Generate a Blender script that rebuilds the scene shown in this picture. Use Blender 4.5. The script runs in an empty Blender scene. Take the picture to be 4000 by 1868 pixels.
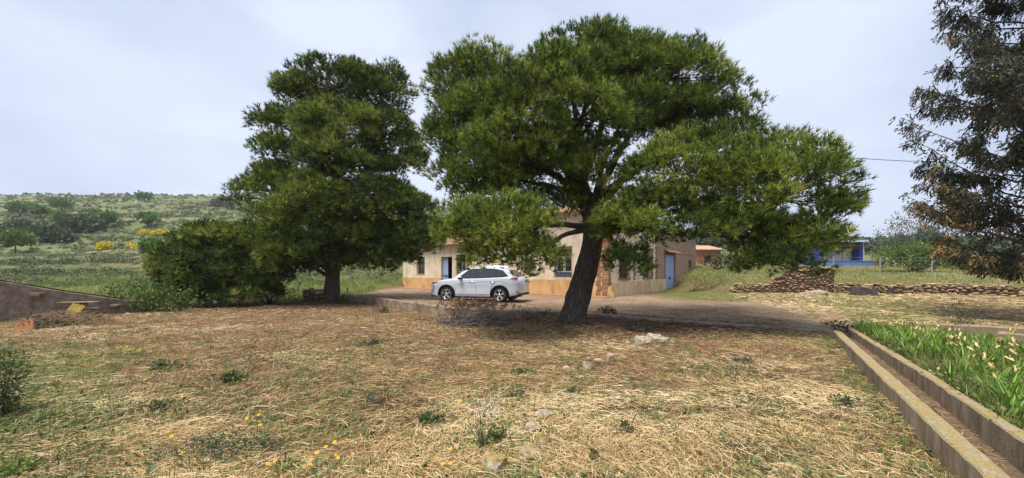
import bpy, bmesh, math, random
import numpy as np
from mathutils import Vector, Matrix, noise as mnoise

rng = np.random.default_rng(11)
random.seed(11)
scene = bpy.context.scene
COL = scene.collection
R = math.radians

# ---------------------------------------------------------------- camera
F, HZ, CAMZ = 1445.0, 1061.0, 1.6        # focal length and horizon of the photograph in its own pixels; eye height
cam_d = bpy.data.cameras.new('camera')
cam = bpy.data.objects.new('camera', cam_d); COL.objects.link(cam)
cam.location = (0, 0, CAMZ); cam.rotation_euler = (R(90), 0, 0)
cam_d.sensor_width = 36.0; cam_d.lens = 36.0 * F / 4000.0
cam_d.shift_y = (HZ - 934.0) / 4000.0
cam_d.clip_start = 0.05; cam_d.clip_end = 5000
scene.camera = cam

# ---------------------------------------------------------------- sky, sun, exposure
SUN_DIR = Vector((-0.27, -0.25, 0.93)).normalized()
world = bpy.data.worlds.new('World'); scene.world = world; world.use_nodes = True
wn, wl = world.node_tree.nodes, world.node_tree.links
wn.clear()
w_out = wn.new('ShaderNodeOutputWorld'); w_bg = wn.new('ShaderNodeBackground')
w_sky = wn.new('ShaderNodeTexSky'); w_sky.sky_type = 'NISHITA'; w_sky.sun_disc = False
w_sky.sun_elevation = math.asin(SUN_DIR.z); w_sky.sun_rotation = math.atan2(SUN_DIR.x, SUN_DIR.y)
w_tc = wn.new('ShaderNodeTexCoord'); w_map = wn.new('ShaderNodeMapping'); w_map.inputs['Scale'].default_value = (1, 1, 2.2)
w_no = wn.new('ShaderNodeTexNoise'); w_no.inputs['Scale'].default_value = 1.7; w_no.inputs['Detail'].default_value = 5; w_no.inputs['Roughness'].default_value = 0.45
w_rp = wn.new('ShaderNodeValToRGB')
w_rp.color_ramp.elements[0].position = 0.36; w_rp.color_ramp.elements[0].color = (4.2, 4.85, 6.5, 1)
w_rp.color_ramp.elements[1].position = 0.62; w_rp.color_ramp.elements[1].color = (6.4, 7.0, 8.4, 1)
w_mx = wn.new('ShaderNodeMix'); w_mx.data_type = 'RGBA'; w_mx.inputs['Factor'].default_value = 0.93
wl.new(w_tc.outputs['Generated'], w_map.inputs['Vector']); wl.new(w_map.outputs['Vector'], w_no.inputs['Vector'])
wl.new(w_no.outputs['Fac'], w_rp.inputs['Fac'])
wl.new(w_sky.outputs['Color'], w_mx.inputs[6]); wl.new(w_rp.outputs['Color'], w_mx.inputs[7])
wl.new(w_mx.outputs[2], w_bg.inputs['Color']); w_bg.inputs['Strength'].default_value = 0.1
wl.new(w_bg.outputs['Background'], w_out.inputs['Surface'])
sun_d = bpy.data.lights.new('sun', 'SUN'); sun = bpy.data.objects.new('sun', sun_d); COL.objects.link(sun)
sun_d.energy = 4.2; sun_d.angle = R(26); sun_d.color = (1.0, 0.93, 0.82)
sun.rotation_euler = SUN_DIR.to_track_quat('Z', 'Y').to_euler(); sun.location = (0, 0, 30)
scene.view_settings.view_transform = 'Standard'; scene.view_settings.look = 'None'
scene.view_settings.gamma = 1.0; scene.view_settings.exposure = 0.40; scene.view_settings.use_curve_mapping = False
scene.render.engine = 'CYCLES'
scene.cycles.max_bounces = 6; scene.cycles.diffuse_bounces = 3; scene.cycles.transparent_max_bounces = 8
scene.cycles.use_denoising = True

# ---------------------------------------------------------------- helpers
def at(px, py, Y):
    "a point at depth Y metres seen at pixel (px, py) of the photograph"
    return Vector(((px - 2000) / F * Y, Y, CAMZ - (py - HZ) / F * Y))

def gnd(px, py, z=0.0):
    "the point at height z seen at pixel (px, py)"
    Y = (CAMZ - z) * F / (py - HZ)
    return Vector(((px - 2000) / F * Y, Y, z))

def tag(o, label=None, cat=None, group=None, kind=None):
    if label: o['label'] = label
    if cat: o['category'] = cat
    if group: o['group'] = group
    if kind: o['kind'] = kind
    return o

def empty(name, loc=(0, 0, 0), rz=0.0):
    o = bpy.data.objects.new(name, None); COL.objects.link(o)
    o.location = loc; o.rotation_euler = (0, 0, rz); o.empty_display_size = 0.2
    return o

def link(name, me, parent=None, mat=None):
    o = bpy.data.objects.new(name, me); COL.objects.link(o)
    if parent is not None: o.parent = parent
    if mat is not None and not me.materials: me.materials.append(mat)
    return o

def copy_tree(o, parent=None):
    c = o.copy(); COL.objects.link(c); c.parent = parent
    for ch in list(o.children): copy_tree(ch, c)
    return c

def np_mesh(name, V, T, mat=None, tint=None, smooth=False):
    "triangle mesh from arrays; tint = one value per vertex"
    V = np.asarray(V, dtype=np.float32).reshape(-1, 3); T = np.asarray(T, dtype=np.int32).reshape(-1, 3)
    me = bpy.data.meshes.new(name)
    me.vertices.add(len(V)); me.vertices.foreach_set('co', V.ravel())
    n = len(T)
    me.loops.add(n * 3); me.loops.foreach_set('vertex_index', T.ravel())
    me.polygons.add(n)
    me.polygons.foreach_set('loop_start', np.arange(0, n * 3, 3, dtype=np.int32))
    me.polygons.foreach_set('loop_total', np.full(n, 3, dtype=np.int32))
    if smooth: me.polygons.foreach_set('use_smooth', np.ones(n, dtype=bool))
    if tint is not None:
        a = me.attributes.new('tint', 'FLOAT', 'POINT'); a.data.foreach_set('value', np.asarray(tint, dtype=np.float32))
    me.update(calc_edges=True)
    if mat is not None: me.materials.append(mat)
    return me

class MB:
    "collects boxes, tubes and polygons for one mesh"
    def __init__(self): self.v = []; self.f = []; self.m = []
    def add(self, vs, fs, m=0):
        o = len(self.v); self.v += [tuple(p) for p in vs]
        self.f += [tuple(i + o for i in f) for f in fs]; self.m += [m] * len(fs)
    def box(self, x0, x1, y0, y1, z0, z1, m=0):
        self.add([(x0, y0, z0), (x1, y0, z0), (x1, y1, z0), (x0, y1, z0), (x0, y0, z1), (x1, y0, z1), (x1, y1, z1), (x0, y1, z1)],
                 [(0, 3, 2, 1), (4, 5, 6, 7), (0, 1, 5, 4), (1, 2, 6, 5), (2, 3, 7, 6), (3, 0, 4, 7)], m)
    def tube(self, pts, rad, sides=8, m=0, cap=True, wob=0.0):
        pts = [Vector(p) for p in pts]; n = len(pts); o = len(self.v)
        up = None
        for i, p in enumerate(pts):
            d = (pts[min(i + 1, n - 1)] - pts[max(i - 1, 0)]).normalized()
            if up is None:
                up = Vector((1, 0, 0)) if abs(d.x) < 0.8 else Vector((0, 1, 0))
            a = (up - d * up.dot(d)).normalized(); up = a; b = d.cross(a)
            for k in range(sides):
                t = 2 * math.pi * k / sides
                r = rad[i] * (1 + wob * mnoise.noise(p * 3 + Vector((math.cos(t), math.sin(t), 0)) * 1.7))
                self.v.append(tuple(p + a * math.cos(t) * r + b * math.sin(t) * r))
        for i in range(n - 1):
            for k in range(sides):
                k2 = (k + 1) % sides
                self.f.append((o + i * sides + k, o + i * sides + k2, o + (i + 1) * sides + k2, o + (i + 1) * sides + k)); self.m.append(m)
        if cap:
            self.f.append(tuple(o + k for k in reversed(range(sides)))); self.m.append(m)
            self.f.append(tuple(o + (n - 1) * sides + k for k in range(sides))); self.m.append(m)
    def build(self, name, mats, parent=None, smooth=False):
        me = bpy.data.meshes.new(name); me.from_pydata(self.v, [], self.f)
        mats = mats if isinstance(mats, (list, tuple)) else [mats]
        for mm in mats: me.materials.append(mm)
        if len(mats) > 1: me.polygons.foreach_set('material_index', self.m)
        if smooth: me.polygons.foreach_set('use_smooth', [True] * len(self.f))
        me.update()
        return link(name, me, parent)

def box_obj(name, x0, x1, y0, y1, z0, z1, mat, parent=None, bevel=0.0):
    m = MB(); m.box(x0, x1, y0, y1, z0, z1); o = m.build(name, mat, parent)
    if bevel: bev(o, bevel)
    return o

def bev(o, w, seg=1):
    bm = bmesh.new(); bm.from_mesh(o.data)
    bmesh.ops.bevel(bm, geom=bm.edges[:], offset=w, segments=seg, affect='EDGES', clamp_overlap=True)
    bm.to_mesh(o.data); bm.free(); return o

# value noise in numpy
_tab = np.random.default_rng(5).random((256, 256))
def vn(x, y):
    xi = np.floor(x).astype(int); yi = np.floor(y).astype(int); fx = x - xi; fy = y - yi
    fx = fx * fx * (3 - 2 * fx); fy = fy * fy * (3 - 2 * fy)
    g = lambda a, b: _tab[a & 255, b & 255]
    return (g(xi, yi) * (1 - fx) + g(xi + 1, yi) * fx) * (1 - fy) + (g(xi, yi + 1) * (1 - fx) + g(xi + 1, yi + 1) * fx) * fy
def fbm(x, y, o=4):
    s = 0; a = 0.5; t = 0
    for _ in range(o):
        s = s + a * vn(x, y); t += a; x = x * 2.03 + 17.3; y = y * 2.03 + 5.1; a *= 0.5
    return s / t
def sm(t):
    t = np.clip(t, 0, 1); return t * t * (3 - 2 * t)

# ---------------------------------------------------------------- materials
MATS = {}
def nodes(name):
    m = bpy.data.materials.new(name); m.use_nodes = True; MATS[name] = m
    nt = m.node_tree; b = nt.nodes['Principled BSDF']
    return m, nt, nt.nodes, nt.links, b

def ramp(nt, cols, pos=None):
    r = nt.nodes.new('ShaderNodeValToRGB'); e = r.color_ramp.elements
    n = len(cols)
    while len(e) < n: e.new(0.5)
    for i, c in enumerate(cols):
        e[i].position = pos[i] if pos else i / max(1, n - 1)
        e[i].color = (*c, 1)
    return r

def noise(nt, scale, detail=5, rough=0.55, vec=None, dist=0.0):
    t = nt.nodes.new('ShaderNodeTexNoise')
    t.inputs['Scale'].default_value = scale; t.inputs['Detail'].default_value = detail
    t.inputs['Roughness'].default_value = rough; t.inputs['Distortion'].default_value = dist
    if vec is not None: nt.links.new(vec, t.inputs['Vector'])
    return t

def mixc(nt, fac, a, b, mode='MIX'):
    x = nt.nodes.new('ShaderNodeMix'); x.data_type = 'RGBA'; x.blend_type = mode
    for s, v in ((0, fac), (6, a), (7, b)):
        if hasattr(v, 'is_linked'): nt.links.new(v, x.inputs[s])
        elif isinstance(v, (int, float)): x.inputs[s].default_value = v
        else: x.inputs[s].default_value = (*v, 1)
    return x.outputs[2]

def mth(nt, op, a, b=None, clamp=False):
    x = nt.nodes.new('ShaderNodeMath'); x.operation = op; x.use_clamp = clamp
    for i, v in enumerate((a, b)):
        if v is None: continue
        if hasattr(v, 'is_linked'): nt.links.new(v, x.inputs[i])
        else: x.inputs[i].default_value = v
    return x.outputs[0]

def bump(nt, b, height, strength=0.4, dist=0.02):
    n = nt.nodes.new('ShaderNodeBump'); n.inputs['Strength'].default_value = strength; n.inputs['Distance'].default_value = dist
    nt.links.new(height, n.inputs['Height']); nt.links.new(n.outputs['Normal'], b.inputs['Normal'])

def pmat(name, cols, scale=4.0, rough=0.9, bmp=0.3, bscale=None, bdist=0.02, spec=0.2, metal=0.0, pos=None, detail=6, dist=0.0, rand=0.0, coat=0.0):
    "noise-coloured surface in object space, with fine relief; rand varies brightness from object to object"
    m, nt, N, L, b = nodes(name)
    tc = N.new('ShaderNodeTexCoord'); vec = tc.outputs['Object']
    oi = N.new('ShaderNodeObjectInfo')
    if rand:
        ad = N.new('ShaderNodeVectorMath'); ad.operation = 'ADD'
        sc = N.new('ShaderNodeVectorMath'); sc.operation = 'SCALE'; sc.inputs[0].default_value = (13, 29, 7)
        L.new(oi.outputs['Random'], sc.inputs['Scale']); L.new(vec, ad.inputs[0]); L.new(sc.outputs[0], ad.inputs[1]); vec = ad.outputs[0]
    n = noise(nt, scale, detail, 0.6, vec, dist)
    r = ramp(nt, cols, pos); L.new(n.outputs['Fac'], r.inputs['Fac'])
    c = r.outputs['Color']
    if rand:
        v = mth(nt, 'MULTIPLY_ADD', oi.outputs['Random'], 2 * rand); v.node.inputs[2].default_value = 1 - rand
        hs = N.new('ShaderNodeHueSaturation'); L.new(v, hs.inputs['Value']); L.new(c, hs.inputs['Color']); c = hs.outputs['Color']
    L.new(c, b.inputs['Base Color'])
    b.inputs['Roughness'].default_value = rough; b.inputs['Metallic'].default_value = metal
    b.inputs['Specular IOR Level'].default_value = spec; b.inputs['Coat Weight'].default_value = coat
    if bmp:
        n2 = noise(nt, bscale or scale * 6, 6, 0.65, vec)
        bump(nt, b, n2.outputs['Fac'], bmp, bdist)
    return m

def leafmat(name, cols, pos=None, rough=0.6, trans=0.25, spec=0.25, nscale=0.0):
    "leaves: colour by the per-clump tint attribute, light passing through"
    m, nt, N, L, b = nodes(name)
    a = N.new('ShaderNodeAttribute'); a.attribute_name = 'tint'
    r = ramp(nt, cols, pos); L.new(a.outputs['Fac'], r.inputs['Fac']); c = r.outputs['Color']
    L.new(c, b.inputs['Base Color']); b.inputs['Roughness'].default_value = rough; b.inputs['Specular IOR Level'].default_value = spec
    t = N.new('ShaderNodeBsdfTranslucent'); L.new(c, t.inputs['Color'])
    x = N.new('ShaderNodeMixShader'); x.inputs[0].default_value = trans
    L.new(b.outputs[0], x.inputs[1]); L.new(t.outputs[0], x.inputs[2])
    L.new(x.outputs[0], N['Material Output'].inputs['Surface'])
    return m

M_bark = None
def bark_material(name, c0, c1, c2):
    m, nt, N, L, b = nodes(name)
    tc = N.new('ShaderNodeTexCoord'); mp = N.new('ShaderNodeMapping'); mp.inputs['Scale'].default_value = (1.25, 1.25, 0.20)
    L.new(tc.outputs['Object'], mp.inputs['Vector'])
    n = noise(nt, 3, 4, 0.6, mp.outputs['Vector'])
    wv = mixc(nt, 0.22, mp.outputs['Vector'], n.outputs['Color'])
    v = N.new('ShaderNodeTexVoronoi'); v.feature = 'DISTANCE_TO_EDGE'; v.inputs['Scale'].default_value = 17; L.new(wv, v.inputs['Vector'])
    e = mth(nt, 'MULTIPLY', v.outputs['Distance'], 3.2, True)
    f = noise(nt, 30, 7, 0.75, mp.outputs['Vector'])
    h = mth(nt, 'ADD', e, mth(nt, 'MULTIPLY', f.outputs['Fac'], 1.3))
    r = ramp(nt, [c0, c1, c2], [0.05, 0.45, 1.0]); L.new(mth(nt, 'MULTIPLY', h, 0.5), r.inputs['Fac'])
    L.new(r.outputs['Color'], b.inputs['Base Color']); b.inputs['Roughness'].default_value = 0.95; b.inputs['Specular IOR Level'].default_value = 0.1
    bump(nt, b, h, 0.9, 0.035)
    return m
M_bark = bark_material('pine_bark', (0.03, 0.023, 0.02), (0.085, 0.068, 0.058), (0.19, 0.16, 0.14))
M_twig = pmat('twig_bark', [(0.03, 0.022, 0.016), (0.09, 0.07, 0.055)], 8, bmp=0)
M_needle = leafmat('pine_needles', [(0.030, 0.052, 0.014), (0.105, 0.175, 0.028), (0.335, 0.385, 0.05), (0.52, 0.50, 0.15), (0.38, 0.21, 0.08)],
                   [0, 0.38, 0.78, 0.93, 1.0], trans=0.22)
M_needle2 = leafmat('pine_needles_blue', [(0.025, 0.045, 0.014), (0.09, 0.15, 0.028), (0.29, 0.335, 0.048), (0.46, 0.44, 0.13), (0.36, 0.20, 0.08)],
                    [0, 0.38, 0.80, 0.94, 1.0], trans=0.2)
# ---------------------------------------------------------------- terrain
KERB = np.array([(-9.6, 20.9, .34), (-9.3, 20.3, .35), (-6.9, 18.2, .36), (-4.8, 15.8, .34), (-2.1, 13.3, .29), (0.0, 13.2, .22), (1.8, 13.3, .16),
                 (3.5, 12.5, .12), (4.6, 11.65, .10), (6.0, 10.8, .09), (7.1, 10.2, .085), (8.15, 9.4, .08)])
PINE1 = Vector((1.91, 11.5, 0)); PINE2 = Vector((-9.4, 19.5, 0.1))
HC = Vector((5.3, 20.4, 0.2)); HA = math.atan2(.774, .633)     # corner of the farmhouse and its turn
CH0 = np.array((1.65, 0.40)); CH1 = np.array((7.9, 9.1))         # foot of the channel's near wall
CHD = (CH1 - CH0) / np.linalg.norm(CH1 - CH0); CHN = np.array((CHD[1], -CHD[0]))   # along it, and to its far side

def chan(x, y):
    "distance along and across the channel"
    return (x - CH0[0]) * CHD[0] + (y - CH0[1]) * CHD[1], (x - CH0[0]) * CHN[0] + (y - CH0[1]) * CHN[1]

def yard_mask(x, y):
    d = (y - np.interp(x, KERB[:, 0], KERB[:, 1])) * 0.9
    return sm((d - 0.02) / 0.22) * sm((x + 9.9 + 0.0 * y) / 0.7) * sm((13 + 0.1 * y - x) / 4.0) * sm((34.5 - y) / 2), d

def g(x, y):
    x = np.asarray(x, float); y = np.asarray(y, float)
    a = x / np.maximum(y, 1.0)
    T = np.interp(a, [-2.0, -1.5, -1.1, -.7, -.25, .2, .6, 1.0, 1.6], [.19, .203, .212, .207, .185, .13, .085, .062, .05])
    yy = np.where(y > 20, y, 20)
    q = np.interp(yy, [0, 20, 25, 30, 45, 80, 140, 230, 262, 300, 520, 900], [0, 0, 1.2, 3, 9, 34, 100, 227, 268, 266, 190, 120])
    ym, d = yard_mask(x, y)
    terr = np.where(y > 36, 0.5 * np.sin(q * 0.42 + 2.2 * fbm(x * .02, y * .02, 2)) * sm((y - 36) / 12) * sm((190 - y) / 60), 0)   # old terraces
    hill = T * q + terr + sm((y - 60) / 60) * (fbm(x * .03 + 9, y * .03, 4) - .5) * 5.0
    bank = sm((y - 22.35) / 2.0) * 0.75 * sm((x - 12.5) / 2.5)
    rise = np.clip((y - 24) * .045, 0, 1.4) * sm((x - 12) / 6)
    back = sm((y - 10) / 12) * .28 * sm((x - 8) / 5)
    zk = np.interp(x, KERB[:, 0], KERB[:, 2]) - 0.035
    zy = zk + (0.2 - zk) * sm(d / 4.0)
    zy = zy - 0.15 * sm((x - 9) / 4) * sm((y - 20) / 6)
    base = hill + bank + rise + back
    z = base * (1 - ym) + np.maximum(zy, back * .9) * ym
    s, t = chan(x, y)
    bed = sm((t - .57) / .08) * sm((7.5 - t) / 1.5) * sm((s - .1) / .5) * sm((11.2 - s) / 2.0)
    z = z + bed * .17
    z = z - sm((t + .02) / .1) * sm((.66 - t) / .1) * sm((11.0 - s) / .4) * .06
    near = sm((60 - y) / 30)
    z = z + near * ((fbm(x * .9, y * .9, 3) - .5) * .09 + (fbm(x * 5, y * 5, 2) - .5) * .035) * (1 - .6 * ym)
    return z
def gz(x, y): return float(g(np.array([x]), np.array([y]))[0])

def axis(fine0, fine1, step, lo, hi, gr=1.07):
    mid = list(np.arange(fine0, fine1 + 1e-6, step)); up = []; s = step; v = mid[-1]
    while v < hi: s *= gr; v += s; up.append(v)
    dn = []; s = step; v = mid[0]
    while v > lo: s *= gr; v -= s; dn.append(v)
    return np.array(dn[::-1] + mid + up)
gx = axis(-13, 13, .22, -900, 900, 1.08); gy = axis(2, 22.5, .19, -60, 900, 1.06)
GX, GY = np.meshgrid(gx, gy); GZ = g(GX, GY)
nx, ny = len(gx), len(gy)
idx = np.arange(nx * ny).reshape(ny, nx)
q0, q1, q2, q3 = idx[:-1, :-1].ravel(), idx[:-1, 1:].ravel(), idx[1:, 1:].ravel(), idx[1:, :-1].ravel()
gtri = np.concatenate([np.stack([q0, q1, q2], 1), np.stack([q0, q2, q3], 1)])
gme = np_mesh('ground', np.stack([GX.ravel(), GY.ravel(), GZ.ravel()], 1), gtri, smooth=True)

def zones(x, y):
    "what covers the ground: needle litter (doubling as painted tree shade), yard dirt, green growth, hillside scrub"
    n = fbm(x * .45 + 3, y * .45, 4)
    litter_shade = sm(1.25 - np.hypot((x - 3.3) / 5.6, (y - 11.6) / 2.5) + (n - .5) * .9)  # litter spread along the big pine's shade band, so its brown also paints shade
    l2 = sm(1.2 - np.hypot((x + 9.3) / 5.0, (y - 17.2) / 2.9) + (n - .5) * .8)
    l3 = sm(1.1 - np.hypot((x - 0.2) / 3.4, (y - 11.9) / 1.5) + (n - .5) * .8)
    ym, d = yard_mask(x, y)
    litter = np.maximum(np.maximum(litter_shade, l2), l3) * (1 - .65 * ym * sm((d - .3) / 1.2))
    dirt = ym * sm((13.5 + .12 * y - x) / 3 + (n - .5) * 2.0)
    hill = sm((y - 34) / 22)
    meadow = sm((y - 19.5 + (n - .5) * 3) / 2.5) * (1 - hill * .7) * (1 - ym) * np.where(x < 0, 1, sm((x - 12) / 3) * .75)
    fl = np.maximum(sm((-3.9 - x - .25 * y) / 1.4 + (n - .5) * 2.2) * sm((9 - y) / 3) * .75, sm((-.98 - x / np.maximum(y, .5)) / .16 + (n - .5) * 1.5) * sm((6.8 - y) / 2))
    rgt = sm((x - 10) / 3) * sm((y - 9.5) / 3) * sm((22 - y) / 2) * .35 * sm((n - .4) * 4)
    s, t = chan(x, y)
    bed = sm((t - .62) / .1) * sm((5.5 - t) / 2) * .8
    edge = sm((-t) / .1) * sm((t + .5) / .4) * 1.0 * sm(n * 3 - .6)
    yg = dirt * sm((x - 7) / 3) * sm((y - 16.5) / 2.5) * .8
    green = np.clip(np.maximum.reduce([meadow, fl, bed, rgt, edge, yg]), 0, 1)
    return litter, dirt * (1 - yg), green, hill
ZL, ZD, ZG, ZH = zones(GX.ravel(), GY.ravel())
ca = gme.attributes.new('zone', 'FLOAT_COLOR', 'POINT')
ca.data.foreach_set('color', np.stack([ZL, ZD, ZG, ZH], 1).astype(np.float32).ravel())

def ground_material():
    m, nt, N, L, b = nodes('field_ground')
    geo = N.new('ShaderNodeNewGeometry'); P = geo.outputs['Position']
    za = N.new('ShaderNodeAttribute'); za.attribute_name = 'zone'
    sep = N.new('ShaderNodeSeparateColor'); L.new(za.outputs['Color'], sep.inputs[0])
    n1 = noise(nt, 1.1, 6, .6, P); n2 = noise(nt, 9, 8, .7, P); n3 = noise(nt, 55, 5, .7, P); n4 = noise(nt, .5, 5, .6, P)
    soil = ramp(nt, [(.08, .042, .025), (.19, .108, .064), (.33, .22, .15)], [.3, .5, .75]); L.new(n2.outputs['Fac'], soil.inputs['Fac'])
    straw = ramp(nt, [(.15, .09, .045), (.38, .25, .12), (.55, .40, .21)], [.3, .52, .75]); L.new(n3.outputs['Fac'], straw.inputs['Fac'])
    r1 = ramp(nt, [(0, 0, 0), (1, 1, 1)], [.47, .72]); L.new(mth(nt, 'MULTIPLY_ADD', n2.outputs['Fac'], .4, False), r1.inputs['Fac'])
    k = r1.inputs['Fac'].links[0].from_node; L.new(mth(nt, 'MULTIPLY', n1.outputs['Fac'], .62), k.inputs[2])
    c = mixc(nt, r1.outputs['Color'], soil.outputs['Color'], straw.outputs['Color'])
    grn = ramp(nt, [(.045, .055, .018), (.10, .13, .035), (.20, .22, .08)], [.3, .5, .75]); L.new(n3.outputs['Fac'], grn.inputs['Fac'])
    r2 = ramp(nt, [(0, 0, 0), (.7, .7, .7)], [.52, .62]); L.new(n4.outputs['Fac'], r2.inputs['Fac'])
    c = mixc(nt, mth(nt, 'MULTIPLY', r2.outputs['Color'], n2.outputs['Fac']), c, grn.outputs['Color'])
    # needle litter, its brown also painting the shade under the big pine
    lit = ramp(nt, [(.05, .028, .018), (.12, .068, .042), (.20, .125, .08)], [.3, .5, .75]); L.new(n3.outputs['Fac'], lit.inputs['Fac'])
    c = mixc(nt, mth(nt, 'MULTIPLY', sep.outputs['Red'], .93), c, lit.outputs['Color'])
    # yard dirt, with pale gravelly patches
    dirt = ramp(nt, [(.21, .13, .078), (.35, .245, .16), (.52, .42, .32)], [.32, .5, .7])
    L.new(mth(nt, 'ADD', mth(nt, 'MULTIPLY', n1.outputs['Fac'], .55), mth(nt, 'MULTIPLY', n2.outputs['Fac'], .45)), dirt.inputs['Fac'])
    c = mixc(nt, sep.outputs['Green'], c, dirt.outputs['Color'])
    gg = ramp(nt, [(.07, .085, .025), (.135, .18, .04), (.25, .26, .10)], [.3, .5, .75]); L.new(n2.outputs['Fac'], gg.inputs['Fac'])
    c = mixc(nt, mth(nt, 'MULTIPLY', sep.outputs['Blue'], .85), c, gg.outputs['Color'])
    # hillside
    h1 = noise(nt, .22, 8, .68, P); h2 = noise(nt, .05, 5, .6, P)
    hc = ramp(nt, [(.05, .068, .03), (.10, .125, .055), (.155, .175, .08), (.25, .22, .13)], [.3, .46, .6, .78]); L.new(h1.outputs['Fac'], hc.inputs['Fac'])
    hd = ramp(nt, [(.085, .12, .05), (.14, .16, .075)], [.4, .62]); L.new(h2.outputs['Fac'], hd.inputs['Fac'])
    hcol = mixc(nt, .35, hc.outputs['Color'], hd.outputs['Color'])
    mpz = N.new('ShaderNodeMapping'); mpz.inputs['Scale'].default_value = (.03, .16, .3); L.new(P, mpz.inputs['Vector'])
    hb = noise(nt, 1.0, 5, .6, mpz.outputs['Vector']); hr = ramp(nt, [(0, 0, 0), (.4, .4, .4)], [.52, .64]); L.new(hb.outputs['Fac'], hr.inputs['Fac'])
    hcol = mixc(nt, hr.outputs['Color'], hcol, (.30, .23, .15))
    c = mixc(nt, za.outputs['Alpha'], c, hcol)
    L.new(c, b.inputs['Base Color']); b.inputs['Roughness'].default_value = .97; b.inputs['Specular IOR Level'].default_value = .08
    n5 = noise(nt, 26, 4, .7, P); sp = ramp(nt, [(.28, .28, .28), (1, 1, 1)], [.40, .52]); L.new(n5.outputs['Fac'], sp.inputs['Fac'])
    c = mixc(nt, mth(nt, 'SUBTRACT', 1.0, za.outputs['Alpha']), c, sp.outputs['Color'], 'MULTIPLY')     # clods, cones and specks of dark debris
    L.new(c, b.inputs['Base Color'])
    bump(nt, b, mth(nt, 'ADD', n3.outputs['Fac'], n2.outputs['Fac']), .7, .04)
    return m
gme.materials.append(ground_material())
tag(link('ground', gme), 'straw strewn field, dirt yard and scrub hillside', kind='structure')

# ---------------------------------------------------------------- ground cover
def frames(A):
    "rotation matrices whose third column is the axis, random roll"
    n = len(A); A = A / np.linalg.norm(A, axis=1, keepdims=True)
    h = rng.normal(size=(n, 3)); u = np.cross(A, h); u /= np.linalg.norm(u, axis=1, keepdims=True) + 1e-9
    w = np.cross(A, u)
    return np.stack([u, w, A], axis=2)

def scatter(protos, C, A, S, tint, jit=0.0):
    "copies of prototype (V, T, tint offset) at centres C along axes A; returns arrays"
    Vs, Ts, ts = [], [], []; off = 0
    pick = rng.integers(0, len(protos), len(C)); Rm = frames(A)
    for k, (pv, pt, po) in enumerate(protos):
        i = np.where(pick == k)[0]
        if not len(i): continue
        v = np.einsum('nij,mj->nmi', Rm[i], pv) * S[i][:, None, None] + C[i][:, None, :]
        m = len(pv)
        Vs.append(v.reshape(-1, 3)); Ts.append((pt[None] + (np.arange(len(i)) * m)[:, None, None]).reshape(-1, 3) + off)
        ts.append((tint[i][:, None] + po[None] + rng.normal(0, jit, (len(i), m)) * (jit > 0)).ravel()); off += len(i) * m
    return np.concatenate(Vs), np.concatenate(Ts), np.clip(np.concatenate(ts), 0, 1)

def field_pts(n, y0=2.2, y1=19, power=1.5, amax=1.62):
    "points spread over the field as the eye sees it: denser near"
    u = rng.random(n); e = 1 - power
    y = (y0 ** e + u * (y1 ** e - y0 ** e)) ** (1 / e)
    x = (rng.random(n) * 2 - 1) * amax * y
    s, t = chan(x, y)
    ok = (t < -.02) | (s > 10.6)
    return x[ok], y[ok]

def straw_density(x, y):
    wind = fbm(x * .55 + 40, y * 1.15 + 7, 4); fine = fbm(x * 2.2, y * 3.0 + 30, 3)
    d = sm((wind - .43) * 5.5) * .9 + sm((fine - .53) * 5) * .3
    L_, D_, G_, H_ = zones(x, y)
    ym, _ = yard_mask(x, y)
    grav = sm((x - .3) / 1.2) * sm((5.6 - y) / 1.6)
    return np.clip(d * (1 - .85 * L_) * (1 - ym) * (1 - .75 * G_) * (1 - .35 * grav) + (.17 + .16 * sm((y - 5) / 3)) * (1 - ym) * (1 - .6 * L_), 0, 1)

def straws(name, x, y, mat, lmin, lmax, w0, tint, lift=.02, far=5.0):
    n = len(x); z = g(x, y)
    th = fbm(x * .35, y * .35, 2) * 7 + rng.normal(0, .75, n)
    pit = rng.normal(.03, .12, n); ln = rng.uniform(lmin, lmax, n) * (1 + .02 * y)
    d = np.stack([np.cos(th) * np.cos(pit), np.sin(th) * np.cos(pit), np.sin(pit)], 1)
    s = np.stack([-np.sin(th), np.cos(th), np.zeros(n)], 1)
    up = np.array([0, 0, 1.0])
    w = (w0 * (.7 + .6 * rng.random(n)) * (1 + .10 * y))[:, None]
    c = np.stack([x, y, z + rng.random(n) ** 2 * lift + .008], 1)
    bend = (s * rng.normal(0, .12, n)[:, None] + up * rng.uniform(0, .10, n)[:, None]) * ln[:, None]
    p0 = c - d * ln[:, None] / 2; p1 = c + bend; p2 = c + d * ln[:, None] / 2
    side = s * w + up * (rng.normal(0, .5, n)[:, None] * w)
    V = np.stack([p0 - side, p0 + side, p1 - side, p1 + side, p2 - side * .5, p2 + side * .5], 1).reshape(-1, 3)
    f = np.array([[0, 1, 3], [0, 3, 2], [2, 3, 5], [2, 5, 4]])
    T = (f[None] + (np.arange(n) * 6)[:, None, None]).reshape(-1, 3)
    T = T.reshape(n, 4, 3); fq = y > far; V = V.reshape(n, 6, 3); V[fq, 2:4] = V[fq, 4:6]       # far ones are one flat strip
    T[fq, 0] = T[fq, 0]; T = np.concatenate([T[~fq].reshape(-1, 3), T[fq][:, :2].reshape(-1, 3)]); V = V.reshape(-1, 3)
    return link(name, np_mesh(name, V, T, mat, np.repeat(tint, 6)))

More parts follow.
